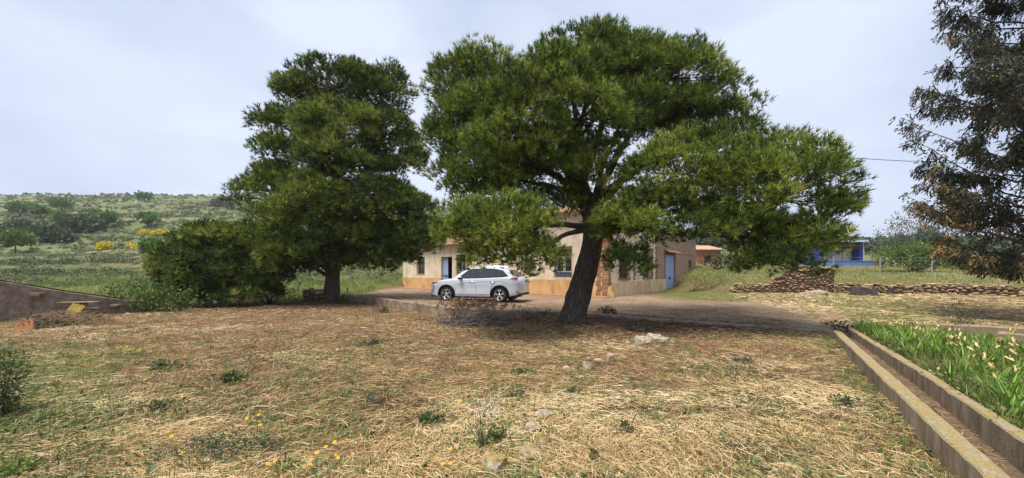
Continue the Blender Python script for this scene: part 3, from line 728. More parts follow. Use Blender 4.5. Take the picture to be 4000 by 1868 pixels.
def leafy(name, label, cat, base, lobes, mat, leaf=(.1, .03), nl=26, sub=.3, dens=1.0, trunk_h=None, tr_r=.08, group=None, tint=.45, stems=5, seed=0, seen=True):
    "shrub or tree: stems, and leaf clumps through the volume of its lobes (centre, radii) given relative to base"
    global rng
    keep = rng; rng = np.random.default_rng(100 + seed)
    root = empty(name, base); tag(root, label, cat, group)
    m = MB(); mean = np.mean([np.array(l[0]) for l in lobes], axis=0)
    if trunk_h:
        fk = Vector((rng.normal(0, .05), rng.normal(0, .05), trunk_h)); m.tube([(0, 0, -.1), fk * .5 + Vector((rng.normal(0, .05), 0, 0)), fk], [tr_r * 1.3, tr_r, tr_r * .8], 7)
    else: fk = Vector((0, 0, .02))
    for c, r in lobes:
        for k in range(stems if not trunk_h else 3):
            e = np.array(c) + unit(rng.normal(size=3)) * np.array(r) * .6; s0 = fk + Vector((rng.normal(0, .08), rng.normal(0, .08), 0)) * (0 if trunk_h else 1)
            mid = s0.lerp(Vector(e), .5) + Vector(rng.normal(0, .06, 3)); m.tube([s0, mid, e], [tr_r * .5, tr_r * .33, tr_r * .12], 4, cap=False)
    m.build('trunk' if trunk_h else 'stems', M_twig, root)
    Cs, As, ts = [], [], []
    for c, r in lobes:
        c = np.array(c); r = np.array(r); n = max(4, int(dens * 1.2 * (r[0] * r[1] * r[2]) ** (2 / 3) * 4 * math.pi / (math.pi * sub ** 2)))
        d = unit(rng.normal(size=(n, 3))); p = c + d * r * rng.uniform(.55, 1.0, (n, 1)); p = p[p[:, 2] > .03]
        Cs.append(p); As.append(unit((p - c) / r + np.array((0, 0, .5)))); ts.append(tint + rng.normal(0, .13, len(p)))
    C = np.concatenate(Cs); A = np.concatenate(As)
    V, T, tn = scatter([leaf_proto(nl, sub, leaf[0], leaf[1]) for _ in range(5)], C, A, rng.uniform(.7, 1.2, len(C)), np.concatenate(ts))
    link('crown' if trunk_h else 'foliage', np_mesh('crown', V, T, mat, tn), root)
    rng = keep
    return root

M_dkleaf = leafmat('dark_leaves', [(.025, .035, .022), (.05, .068, .038), (.10, .125, .07)], trans=.15)
M_brleaf = leafmat('fresh_leaves', [(.05, .085, .02), (.10, .17, .035), (.19, .27, .06)], trans=.3)
M_hillleaf = leafmat('almond_leaves', [(.06, .11, .03), (.11, .20, .045), (.19, .30, .07)], trans=.25)
M_oak = leafmat('oak_leaves', [(.04, .065, .03), (.075, .11, .048), (.13, .17, .075)], trans=.15)
M_broom = leafmat('broom_flowers', [(.30, .26, .02), (.62, .50, .02), (.75, .64, .05)], trans=.2)
M_grey = leafmat('grey_green_leaves', [(.06, .085, .05), (.10, .14, .08), (.17, .21, .12)], trans=.2)

def L3(p, base): return (p[0] - base[0], p[1] - base[1], p[2] - base[2])
def leafy_px(name, label, cat, px, py, Y, lobs, mat, **kw):
    "lobes as (px, py, rx, ry, Y) in photo pixels"
    x = (px - 2000) / F * Y; base = (x, Y, gz(x, Y))
    ls = []
    for l in lobs:
        c = at(l[0], l[1], l[4] if len(l) > 4 else Y); k = (l[4] if len(l) > 4 else Y) / F
        ls.append((L3(c, base), (l[2] * k, .5 * (l[2] + l[3]) * k, l[3] * k)))
    return leafy(name, label, cat, base, ls, mat, **kw)

leafy_px('shrub', 'dark open leafed shrub under the low branches of the left pines', 'shrub', 1050, 1185, 18.0, [(1030, 1110, 75, 60), (1100, 1120, 60, 55), (1000, 1150, 70, 40)], M_dkleaf, leaf=(.10, .035), nl=20, sub=.3, dens=.75, tr_r=.04, seed=1, tint=.4)
leafy_px('shrub', 'fresh green leafy shrub at the end of the sloping wall', 'shrub', 560, 1215, 15.2, [(490, 1160, 80, 50, 14.7), (600, 1150, 90, 55, 14.9), (700, 1165, 75, 50, 15.0), (540, 1190, 90, 35, 14.6), (640, 1190, 90, 35, 14.8)], M_brleaf, leaf=(.11, .028), nl=26, sub=.30, dens=1.0, tr_r=.03, seed=2, tint=.32)
leafy_px('shrub', 'dark thicket beneath the low bushy pine', 'shrub', 760, 1205, 16.4, [(730, 1180, 60, 35), (820, 1190, 60, 28), (900, 1185, 60, 30)], M_dkleaf, leaf=(.08, .02), nl=18, sub=.25, dens=.7, tr_r=.03, seed=3, tint=.35)

# almond and oak trees on the hill, each at its own place
def hill_spot(px, py):
    "where the sight line meets the hillside"
    a = (px - 2000) / F; s = -(py - HZ) / F; Y = 22.0
    while Y < 280:
        if gz(a * Y, Y) >= CAMZ + s * Y: break
        Y *= 1.015
    return Y
almonds = [((60, 992), 62, 40, 'small bright green almond tree at the left edge of the hillside'), ((415, 895), 42, 26, 'green almond tree on forked dark trunk at mid slope'), ((580, 895), 36, 22, 'small almond tree above the yellow broom'),
           ((590, 1020), 40, 36, 'leaning almond tree beside the low bushy pine'), ((240, 828), 32, 20, 'green almond tree near the hill top'), ((160, 855), 34, 20, 'almond tree on the upper slope beside the oaks'), ((235, 870), 32, 16, 'low almond tree above the round dark oak'),
           ((565, 790), 24, 14, 'dark tree just below the skyline'), ((80, 850), 40, 24, 'almond tree on the upper slope near the left edge'), ((365, 850), 26, 12, 'faint almond tree on the upper slope')]
for i, ((px, py), rx, ry, lab) in enumerate(almonds):
    Y = hill_spot(px, py); k = Y / F; x = px and (px - 2000) / F * Y; base = (x, Y, gz(x, Y)); hh = ry * 1.6 * k
    ls = [((0, 0, hh), (rx * .75 * k, rx * .6 * k, ry * .75 * k)), ((-rx * .5 * k, 0, hh * .95), (rx * .5 * k, rx * .5 * k, ry * .6 * k)), ((rx * .5 * k, 0, hh * 1.0), (rx * .5 * k, rx * .5 * k, ry * .55 * k))]
    leafy('almond_tree', lab, 'tree', base, ls, M_hillleaf, leaf=(11 * k, 4 * k), nl=12, sub=10 * k, dens=.9, trunk_h=hh * .5, tr_r=2.2 * k, group='trees on the hillside', seed=20 + i, tint=.4 + .1 * (i in (0, 6)))
oaks = [((190, 950), 85, 46, 'wide dark evergreen oak thicket on the left slope'), ((320, 905), 74, 38, 'round dark evergreen oak at mid slope'), ((70, 925), 60, 36, 'dark evergreen oak at the left edge of the slope')]
for i, ((px, py), rx, ry, lab) in enumerate(oaks):
    Y = hill_spot(px, py); k = Y / F; x = (px - 2000) / F * Y; base = (x, Y, gz(x, Y))
    ls = [((0, 0, ry * .7 * k), (rx * .8 * k, rx * .7 * k, ry * .8 * k)), ((-rx * .55 * k, 0, ry * .5 * k), (rx * .5 * k, rx * .5 * k, ry * .6 * k)), ((rx * .55 * k, 0, ry * .45 * k), (rx * .5 * k, rx * .5 * k, ry * .6 * k))]
    leafy('evergreen_oak', lab, 'tree', base, ls, M_oak, leaf=(12 * k, 5 * k), nl=14, sub=13 * k, dens=1.3, trunk_h=ry * .4 * k, tr_r=4 * k, group='trees on the hillside', seed=40 + i)
brooms = [((405, 965), 24, 13, 'yellow flowering broom alone on the lower slope'), ((505, 958), 11, 7, 'small yellow broom left of the leaning almond tree'), ((568, 912), 21, 8, 'yellow broom bush under the small almond tree'), ((630, 915), 22, 11, 'rounded yellow broom bush in the broom row'),
          ((665, 915), 16, 8, 'flat yellow broom bush second in the broom row'), ((705, 918), 16, 10, 'yellow broom half hidden by the low bushy pine'), ((525, 967), 9, 6, 'tiny yellow broom beside the leaning almond')]
for i, ((px, py), rx, ry, lab) in enumerate(brooms):
    Y = hill_spot(px, py + ry); k = Y / F; x = (px - 2000) / F * Y; base = (x, Y, gz(x, Y))
    leafy('broom_bush', lab, 'bush', base, [((0, 0, ry * k), (rx * k, rx * .8 * k, ry * k))], M_broom, leaf=(7 * k, 3 * k), nl=12, sub=7 * k, dens=1.3, tr_r=.03, group='yellow broom on the hillside', seed=60 + i, tint=.55)
# ---------------------------------------------------------------- kerb and channel
M_conc = pmat('weathered_concrete', [(.13, .095, .065), (.23, .18, .13), (.37, .31, .24)], 3.5, bmp=.6, bscale=30, pos=[.3, .52, .72])
def lichen_concrete():
    m, nt, N, L, b = nodes('lichened_concrete')
    geo = N.new('ShaderNodeNewGeometry'); P = geo.outputs['Position']; sx = N.new('ShaderNodeSeparateXYZ'); L.new(geo.outputs['Normal'], sx.inputs[0])
    mp = N.new('ShaderNodeMapping'); mp.inputs['Scale'].default_value = (1, 1, .25); L.new(P, mp.inputs['Vector'])
    n1 = noise(nt, 7, 7, .65, mp.outputs['Vector']); n2 = noise(nt, 9, 8, .7, P); n3 = noise(nt, 45, 5, .7, P)
    c = ramp(nt, [(.15, .115, .08), (.31, .255, .195), (.46, .40, .33)], [.3, .52, .75]); L.new(n1.outputs['Fac'], c.inputs['Fac'])
    top = ramp(nt, [(.19, .155, .105), (.33, .28, .205), (.45, .40, .31)], [.3, .5, .75]); L.new(n3.outputs['Fac'], top.inputs['Fac'])
    up = mth(nt, 'MULTIPLY', mth(nt, 'SUBTRACT', sx.outputs['Z'], .35), 2.0, True)
    col = mixc(nt, up, c.outputs['Color'], top.outputs['Color'])
    k = ramp(nt, [(0, 0, 0), (1, 1, 1)], [.42, .54]); L.new(n2.outputs['Fac'], k.inputs['Fac'])
    lc = mixc(nt, n3.outputs['Fac'], (.17, .12, .02), (.46, .33, .045))
    col = mixc(nt, mth(nt, 'MULTIPLY', mth(nt, 'MULTIPLY', k.outputs['Color'], mth(nt, 'ADD', mth(nt, 'MULTIPLY', up, .8), .2)), .62), col, lc)
    L.new(col, b.inputs['Base Color']); b.inputs['Roughness'].default_value = .95; b.inputs['Specular IOR Level'].default_value = .1
    bump(nt, b, mth(nt, 'ADD', n3.outputs['Fac'], n2.outputs['Fac']), .6, .03)
    return m
M_lich = lichen_concrete()

def ribbon(name, pts, prof, mat, parent=None, jit=.012, sub=.22):
    "profile (across, up) swept along a polyline of (x, y, z), with worn edges"
    P = [Vector(p) for p in pts]; Q = []
    for i in range(len(P) - 1):
        n = max(1, int((P[i + 1] - P[i]).length / sub))
        Q += [P[i].lerp(P[i + 1], k / n) for k in range(n)]
    Q.append(P[-1]); m = MB(); k = len(prof)
    for i, p in enumerate(Q):
        d = (Q[min(i + 1, len(Q) - 1)] - Q[max(i - 1, 0)]); d.z = 0; d.normalize(); nrm = Vector((d.y, -d.x, 0))
        for j, (a, h) in enumerate(prof):
            w = Vector((p.x * 1.3 + a * 9, p.y * 1.3, h * 9)); nz = mnoise.noise(w * .8) * jit * .5 + mnoise.noise(w * 4) * jit * .5 + min(0, mnoise.noise(w * 5.3) + .28) * jit * 1.3
            m.v.append(tuple(p + nrm * (a + nz * .8) + Vector((0, 0, h + nz))))
    for i in range(len(Q) - 1):
        for j in range(k):
            j2 = (j + 1) % k; m.f.append((i * k + j, (i + 1) * k + j, (i + 1) * k + j2, i * k + j2)); m.m.append(0)
    m.f.append(tuple(range(k))); m.m.append(0); m.f.append(tuple((len(Q) - 1) * k + j for j in reversed(range(k)))); m.m.append(0)
    return m.build(name, mat, parent)
kp = [(x, y, z) for x, y, z in KERB[1:]]
tag(ribbon('kerb', kp, [(-.24, -.5), (-.24, -.01), (-.21, .0), (.02, .005), (.06, -.02), (.07, -.25), (.07, -.5)], M_conc, jit=.02), 'worn concrete kerb along the edge of the dirt yard', kind='structure')

ch = empty('irrigation_channel', (CH0[0], CH0[1], 0)); tag(ch, 'open concrete irrigation channel crusted with ochre lichen beside the iris bed', 'channel')
def chp(s, t, z): return (CHD[0] * s + CHN[0] * t, CHD[1] * s + CHN[1] * t, z)
zt = lambda s: .30 - .012 * s
ribbon('wall', [chp(s, 0, zt(s)) for s in np.linspace(-2.5, 10.55, 14)], [(-.02, -.42), (-.02, -.014), (-.005, 0), (.06, .004), (.067, -.012), (.13, -.016), (.14, -.03), (.14, -.42)], M_lich, ch, .014, .07)
ribbon('wall', [chp(s, .47 - .012 * max(0, s - 6) * 2, zt(s)) for s in np.linspace(-2.5, 11.3, 14)], [(0, -.42), (0, -.015), (.015, 0), (.10, .0), (.115, -.015), (.115, -.42)], M_lich, ch, .015, .07)
ribbon('floor', [chp(s, .10, .005) for s in np.linspace(-2.5, 10.8, 14)], [(0, -.08), (0, 0), (.42, 0), (.42, -.08)], pmat('channel_silt', [(.05, .035, .025), (.13, .09, .06), (.22, .17, .12)], 6, bmp=.6), ch, .012, .2)
for c_ in ch.children: c_.location = (0, 0, 0)
# straw and stalks blown into the channel
sx_ = rng.uniform(-1, 10.5, 900); st_ = rng.uniform(.17, .44, 900)
xx = CH0[0] + CHD[0] * sx_ + CHN[0] * st_; yy_ = CH0[1] + CHD[1] * sx_ + CHN[1] * st_
o = straws('channel_litter', xx, yy_, M_straw, .06, .25, .0018, np.clip(rng.normal(.2, .2, 900), 0, 1), .03)
co = np.empty(len(o.data.vertices) * 3, np.float32); o.data.vertices.foreach_get('co', co); co = co.reshape(-1, 3)
co[:, 2] = np.maximum(co[:, 2], .012); o.data.vertices.foreach_set('co', co.ravel())
tag(o, 'dry stalks lying in the bottom of the channel', 'straw', kind='stuff')
M_earthy = pmat('dusty_concrete', [(.16, .115, .075), (.27, .205, .14), (.38, .31, .225)], 4, bmp=.6, bscale=24)
# two low concrete ledges beyond the iris bed
for (p0, p1, lab) in (((3560, 1258), (4080, 1284), 'long low concrete edging behind the iris bed'), ((3900, 1296), (4090, 1312), 'short concrete edging slab near the cypress skirt')):
    a, c_ = gnd(*p0, .235), gnd(*p1, .235)
    tag(ribbon('edging', [a, c_], [(-.14, -.35), (-.14, -.03), (-.1, 0), (.1, 0), (.14, -.03), (.14, -.35)], M_earthy, None, .04), lab, 'edging')

# ---------------------------------------------------------------- farmhouse
M_plaster = pmat('cream_plaster', [(.52, .43, .31), (.72, .62, .47), (.79, .71, .57)], 1.3, bmp=.15, bscale=25, pos=[.25, .5, .75], detail=8)
def stained(name, cols, stain, seed):
    m, nt, N, L, b = nodes(name)
    tc = N.new('ShaderNodeTexCoord'); V_ = tc.outputs['Object']; mp = N.new('ShaderNodeMapping'); mp.inputs['Scale'].default_value = (1.6, 1.6, .22); mp.inputs['Location'].default_value = (seed, seed, 0); L.new(V_, mp.inputs['Vector'])
    n1 = noise(nt, 1.2, 8, .6, V_); n2 = noise(nt, 2.0, 6, .65, mp.outputs['Vector']); n3 = noise(nt, 24, 5, .7, V_); n4 = noise(nt, .8, 7, .7, V_, 1.2)
    r = ramp(nt, cols, [.28, .5, .72]); L.new(n1.outputs['Fac'], r.inputs['Fac'])
    k = ramp(nt, [(0, 0, 0), (.75, .75, .75)], [.52, .68]); L.new(n2.outputs['Fac'], k.inputs['Fac'])
    c = mixc(nt, k.outputs['Color'], r.outputs['Color'], stain)
    e = ramp(nt, [(0, 0, 0), (.8, .8, .8)], [.64, .67]); L.new(n4.outputs['Fac'], e.inputs['Fac'])
    c = mixc(nt, e.outputs['Color'], c, tuple(v * .72 for v in cols[1]))
    L.new(c, b.inputs['Base Color']); b.inputs['Roughness'].default_value = .95; b.inputs['Specular IOR Level'].default_value = .1
    bump(nt, b, mth(nt, 'ADD', n3.outputs['Fac'], n4.outputs['Fac']), .3, .02)
    return m
M_plaster = stained('stained_cream_plaster', [(.52, .43, .31), (.72, .62, .47), (.79, .71, .57)], (.50, .38, .25), 3)
M_ochre = pmat('ochre_dado', [(.42, .24, .105), (.62, .39, .18), (.67, .48, .27)], 1.1, bmp=.15, bscale=22, pos=[.3, .5, .72], detail=8)
M_dadocream = pmat('pale_dado', [(.48, .33, .18), (.66, .50, .31), (.72, .58, .39)], 1.0, bmp=.15, bscale=22, pos=[.3, .5, .72], detail=8)
M_ochre = stained('stained_ochre_dado', [(.42, .24, .105), (.62, .39, .18), (.67, .48, .27)], (.36, .20, .09), 7)
M_dadocream = stained('stained_pale_dado', [(.48, .33, .18), (.66, .50, .31), (.72, .58, .39)], (.42, .28, .15), 9)
M_brick = pmat('brick', [(.20, .095, .055), (.34, .18, .105), (.44, .27, .17)], 7, bmp=.4, bscale=30, rand=.28)
M_lintel = pmat('aged_wood_brown', [(.11, .06, .035), (.22, .13, .075)], 9, bmp=.3)
M_iron = pmat('wrought_iron', [(.03, .022, .02), (.075, .05, .04)], 12, rough=.7, bmp=0, spec=.3)
M_blue = pmat('faded_blue_paint', [(.20, .30, .48), (.29, .42, .64), (.36, .50, .72)], 4, rough=.7, bmp=.2, rand=.06)
M_bluedk = pmat('slate_blue_paint', [(.07, .095, .14), (.12, .155, .21)], 5, rough=.6, bmp=.1)
M_white = pmat('white_paint', [(.60, .60, .60), (.78, .78, .78)], 5, rough=.6, bmp=.05)
M_pane = pmat('window_pane', [(.02, .024, .03), (.04, .045, .055)], 2, rough=.08, bmp=0, spec=.6)
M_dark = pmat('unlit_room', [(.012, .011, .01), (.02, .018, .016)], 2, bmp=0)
M_shut = pmat('brown_shutter', [(.075, .045, .03), (.15, .095, .065)], 8, rough=.8, bmp=.2)
M_tile = pmat('roof_tile', [(.23, .12, .075), (.38, .22, .14), (.46, .33, .23)], 5, bmp=.3, rand=.22)
def rubble():
    m, nt, N, L, b = nodes('rubble_masonry')
    tc = N.new('ShaderNodeTexCoord'); mp = N.new('ShaderNodeMapping'); mp.inputs['Scale'].default_value = (1, 1, 1.7); L.new(tc.outputs['Object'], mp.inputs['Vector'])
    v = N.new('ShaderNodeTexVoronoi'); v.inputs['Scale'].default_value = 4.2; L.new(mp.outputs['Vector'], v.inputs['Vector'])
    e = N.new('ShaderNodeTexVoronoi'); e.feature = 'DISTANCE_TO_EDGE'; e.inputs['Scale'].default_value = 4.2; L.new(mp.outputs['Vector'], e.inputs['Vector'])
    sepc = N.new('ShaderNodeSeparateColor'); L.new(v.outputs['Color'], sepc.inputs[0])
    st = ramp(nt, [(.24, .135, .085), (.38, .24, .15), (.46, .33, .22), (.30, .22, .16)]); L.new(sepc.outputs['Red'], st.inputs['Fac'])
    n = noise(nt, 14, 6, .7, tc.outputs['Object']); n0 = noise(nt, .7, 4, .6, tc.outputs['Object'])
    k = mth(nt, 'MULTIPLY', e.outputs['Distance'], 9, True)
    col = mixc(nt, k, (.46, .35, .25), st.outputs['Color'])
    col = mixc(nt, mth(nt, 'MULTIPLY', n.outputs['Fac'], .5), col, (.32, .21, .14))
    r = ramp(nt, [(0, 0, 0), (.8, .8, .8)], [.5, .62]); L.new(n0.outputs['Fac'], r.inputs['Fac'])
    col = mixc(nt, r.outputs['Color'], col, (.42, .24, .15))
    L.new(col, b.inputs['Base Color']); b.inputs['Roughness'].default_value = .95
    bump(nt, b, mth(nt, 'ADD', k, mth(nt, 'MULTIPLY', n.outputs['Fac'], .4)), .7, .05)
    return m
M_rubble = rubble()

house = empty('farmhouse', HC, HA); tag(house, 'old cream farmhouse with ochre dado, brick quoins and barred windows', 'house')
EAVE, EAVE2, EAVE3 = 4.85, 3.45, 4.5
def fl(a, d, z): return (d, a, z)          # long facade: a metres from the corner, d metres into the wall
def fr(a, d, z): return (a, d, z)          # gable facade
def facade(name, fn, a0, a1, z0, z1, ops, mat, thick=.35, flip=False):
    "wall with real openings and reveals"
    m = MB(); As = sorted({a0, a1, *[v for o_ in ops for v in o_[:2]]}); Zs = sorted({z0, z1, *[v for o_ in ops for v in o_[2:4]]})
    def hole(a, z): return any(o_[0] < a < o_[1] and o_[2] < z < o_[3] for o_ in ops)
    def quad(p):
        m.add(p, [(0, 1, 2, 3) if flip else (3, 2, 1, 0)])
    for i in range(len(As) - 1):
        for j in range(len(Zs) - 1):
            if hole((As[i] + As[i + 1]) / 2, (Zs[j] + Zs[j + 1]) / 2): continue
            for d in (0, thick):
                quad([fn(As[i], d, Zs[j]), fn(As[i + 1], d, Zs[j]), fn(As[i + 1], d, Zs[j + 1]), fn(As[i], d, Zs[j + 1])])
    for b0, b1, c0, c1 in [o_[:4] for o_ in ops] + [(a0, a1, z0, z1)]:
        for p, q in (((b0, c0), (b1, c0)), ((b1, c0), (b1, c1)), ((b1, c1), (b0, c1)), ((b0, c1), (b0, c0))):
            quad([fn(p[0], 0, p[1]), fn(q[0], 0, q[1]), fn(q[0], thick, q[1]), fn(p[0], thick, p[1])])
    return m.build(name, mat, house)
def fbox(name, fn, a0, a1, d0, d1, z0, z1, mat, parent=house, bevel=0):
    p, q = fn(a0, d0, z0), fn(a1, d1, z1)
    return box_obj(name, min(p[0], q[0]), max(p[0], q[0]), min(p[1], q[1]), max(p[1], q[1]), z0, z1, mat, parent, bevel)
_ca, _sa = math.cos(HA), math.sin(HA)
def al(px):
    a = (px - 2000) / F; return (HC.x - a * HC.y) / (_sa + a * _ca)
def ar(px):
    a = (px - 2000) / F; return (a * HC.y - HC.x) / (_ca - a * _sa)
LH = al(1574); RD = ar(2718); WING = 10.2
# openings (a0, a1, z0, z1), heights above the house floor
w1 = (al(1659), al(1627), 1.15, 2.62); dr = (al(1766), al(1723), -.02, 2.55); w2 = (al(1818), al(1784), 1.1, 2.65); w3 = (al(2234), al(2166), 1.08, 2.75)
facade('wall', fl, WING, LH, -.4, EAVE2, [w1, dr, w2], M_plaster)
facade('wall', fl, .0, WING, -.4, EAVE, [w3], M_plaster)
RS = ar(2563)
r1 = (ar(2418), ar(2456), 1.0, 2.95); r2 = (ar(2511), ar(2541), 1.0, 2.95); rd = (ar(2599), ar(2635), -.25, 2.85); rn = (ar(2690), ar(2701), 1.68, 2.42)
facade('wall', fr, .352, RS, -.4, EAVE, [r1, r2], M_plaster, flip=True)
facade('wall', fr, RS, RD, -.5, EAVE3, [rd, rn], M_rubble, flip=True)
# hidden sides closing the blocks
for (x0, x1, y0, y1, z1) in ((7.8, 8.1, .36, WING, EAVE), (.36, 7.8, WING - .3, WING - .003, EAVE), (5.6, 5.9, WING, LH, EAVE2), (.36, 5.6, LH - .3, LH - .003, EAVE2), (RD - .3, RD - .003, .36, 6, EAVE3), (8.1, RD - .3, 5.7, 6, EAVE3)):
    box_obj('wall', x0, x1, y0, y1, -.4, z1 - .004, M_plaster, house)
box_obj('floor', .36, 7.7, .36, WING - .4, -.3, -.2, M_dark, house)
# dado on both facades: proud of the plaster, broken by the door
for a0, a1 in ((.70, dr[0] - .02), (dr[1] + .02, LH)): fbox('dado', fl, a0, a1, -.03, .0, -.38, .9, M_ochre)
fbox('dado', fr, .36, rd[0] - .1, -.09, .0, -.38, .82, M_dadocream, bevel=.015)
# brick quoins
def brick_mesh(l, w, h):
    bm = bmesh.new(); bmesh.ops.create_cube(bm, size=1); bmesh.ops.scale(bm, vec=(l, w, h), verts=bm.verts)
    bmesh.ops.bevel(bm, geom=bm.edges[:], offset=.012, segments=1, affect='EDGES')
    for v in bm.verts: v.co += Vector((random.uniform(-.006, .006), random.uniform(-.006, .006), random.uniform(-.004, .004)))
    me = bpy.data.meshes.new('brick'); bm.to_mesh(me); bm.free(); me.materials.append(M_brick); return me
bmeshes = [brick_mesh(.36, .40, .078) for _ in range(4)]; bside = [brick_mesh(.05, .30, .078) for _ in range(4)]; bfront = [brick_mesh(.3, .06, .078) for _ in range(4)]
CH_ = .091
for k in range(int((EAVE + .2) / CH_)):
    z = -.16 + k * CH_; odd = (k // 3) % 2
    o = link('brick', random.choice(bmeshes), house); o.location = (.18 - .035, .20 - .035 + random.uniform(-.008, .008), z)
    o = link('brick', random.choice(bside), house); o.location = (-.012 + random.uniform(-.006, .006), .42 + (.17 if odd else .08), z)
for a in (ar(2477), ar(2546)):
    for k in range(24):
        z = .9 + k * CH_; odd = (k // 3) % 2
        o = link('brick', random.choice(bfront), house); o.location = (a + (.1 if odd else .0), -.004 + random.uniform(-.005, .005), z); o.scale = (1.5 if odd else 1.0, 1, 1)
for k in range(26):
    o = link('brick', random.choice(bfront), house); o.location = (RS + (.12 if (k // 2) % 2 else 0), -.006, .88 + k * CH_); o.scale = (1.4, 1, 1)
for a in (rd[0] - .13, rd[1] + .15):
    for k in range(32):
        o = link('brick', random.choice(bfront), house); o.location = (a + random.uniform(-.03, .03), -.008, -.2 + k * CH_); o.scale = (.9, 1, 1)

def grille(name, fn, a0, a1, z0, z1, d, nv, nh, parent):
    m = MB(); r = .011
    for k in range(nv):
        a = a0 + (a1 - a0) * k / (nv - 1); m.tube([fn(a, d, z0), fn(a, d, z1)], [r, r], 5)
    for k in range(nh):
        z = z0 + .06 + (z1 - z0 - .12) * k / (nh - 1); m.tube([fn(a0, d - .012, z), fn(a1, d - .012, z)], [r, r], 5)
    return m.build(name, M_iron, parent)
def sash_window(fn, w, name='window', leaf_mat=M_bluedk, sash=M_white, bars=True, label=None):
    a0, a1, z0, z1 = w; o = empty(name); o.parent = house
    if label: o['label'] = label
    zt_ = z1 - .42
    m = MB(); f = .06
    for (p, q, s, t) in ((a0, a0 + f, z0, z1), (a1 - f, a1, z0, z1), (a0 + f, a1 - f, z0, z0 + .28), (a0 + f, a1 - f, z1 - f, z1), (a0 + f, a1 - f, zt_, zt_ + .07)):
        p_, q_ = fn(p, .16, s), fn(q, .22, t); m.box(min(p_[0], q_[0]), max(p_[0], q_[0]), min(p_[1], q_[1]), max(p_[1], q_[1]), s, t)
    m.build('frame', leaf_mat, o); mid = (a0 + a1) / 2
    for s0, s1 in ((a0 + f, mid - .01), (mid + .01, a1 - f)):
        m = MB(); g_ = .055
        for (p, q, s, t) in ((s0, s0 + g_, z0 + .29, zt_ - .01), (s1 - g_, s1, z0 + .29, zt_ - .01), (s0 + g_, s1 - g_, z0 + .29, z0 + .29 + g_), (s0 + g_, s1 - g_, zt_ - .01 - g_, zt_ - .01)):
            p_, q_ = fn(p, .15, s), fn(q, .19, t); m.box(min(p_[0], q_[0]), max(p_[0], q_[0]), min(p_[1], q_[1]), max(p_[1], q_[1]), s, t)
        m.build('sash', sash, o)
        fbox('pane', fn, s0 + g_, s1 - g_, .172, .18, z0 + .29 + g_, zt_ - .01 - g_, M_pane, o)
    fbox('pane', fn, a0 + f, a1 - f, .175, .183, zt_ + .07, z1 - f, M_pane, o)
    if bars: grille('grille', fn, a0 + .01, a1 - .01, z0 - .06, z1 + .02, -.07, 9, 9, o)
    return o
sash_window(fl, w3, label='slate blue window with white sashes behind an iron grille')
fbox('lintel', fl, w3[0] - .02, w3[1] + .02, -.012, .2, w3[3] + .002, w3[3] + .16, M_lintel)
sash_window(fl, w2)
# small window by the end of the long facade
wo = empty('window'); wo.parent = house
m = MB()
for (p, q, s, t) in ((w1[0], w1[0] + .09, w1[2], w1[3]), (w1[1] - .09, w1[1], w1[2], w1[3]), (w1[0] + .09, w1[1] - .09, w1[2], w1[2] + .1), (w1[0] + .09, w1[1] - .09, w1[3] - .1, w1[3]), (w1[0] + .09, w1[1] - .09, 1.8, 1.87)):
    m.box(.2, .26, p, q, s, t)
m.build('frame', M_lintel, wo); fbox('pane', fl, w1[0] + .09, w1[1] - .09, .225, .235, w1[2] + .1, 1.8, M_pane, wo); fbox('pane', fl, w1[0] + .09, w1[1] - .09, .225, .235, 1.87, w1[3] - .1, M_pane, wo)
fbox('sill', fl, w1[0], w1[1], -.02, .2, w1[2] - .05, w1[2] - .002, M_ochre, wo)
# blue plank door, one leaf shut and one folded inwards
do = empty('door'); do.parent = house; do['label'] = 'faded blue plank door with one leaf standing open'
mid = (dr[0] + dr[1]) / 2
n = 5
for k in range(n):
    a0 = mid + (dr[1] - mid) * k / n + .004; a1 = mid + (dr[1] - mid) * (k + 1) / n - .004
    fbox('plank', fl, a0, a1, .16 + .004 * (k % 2), .2, .02, dr[3] - .05, M_blue, do)
fbox('rail', fl, mid + .02, dr[1] - .02, .13, .156, 1.05, 1.12, M_bluedk, do); fbox('latch', fl, mid + .05, mid + .3, .11, .128, 1.0, 1.04, M_iron, do)
fbox('frame', fl, dr[0] + .002, dr[1] - .002, .12, .24, dr[3] - .05, dr[3] - .002, M_lintel, do)
fbox('leaf', fl, dr[0] + .03, dr[0] + .08, .26, .85, .02, dr[3] - .06, M_bluedk, do)
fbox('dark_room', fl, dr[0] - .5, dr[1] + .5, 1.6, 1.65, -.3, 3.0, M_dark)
fbox('doorstep', fl, dr[0], dr[1], -.25, .3, -.2, .012, M_conc, do)
# barred windows of the gable facade
for w in (r1, r2):
    o = empty('window'); o.parent = house
    fbox('shutter', fr, w[0] + .1, w[1] - .05, .2, .24, w[2] + .05, w[3] - .05, M_shut, o)
    fbox('frame', fr, w[0], w[0] + .1, .14, .25, w[2], w[3], M_lintel, o); fbox('frame', fr, w[1] - .05, w[1], .14, .25, w[2], w[3], M_lintel, o)
    fbox('sill', fr, w[0] - .12, w[1] + .12, -.10, .14, w[2] - .09, w[2] - .004, M_brick, o, .01)
    grille('grille', fr, w[0] + .02, w[1] + .04, w[2] - .03, w[3] + .04, -.09, 9, 5, o)
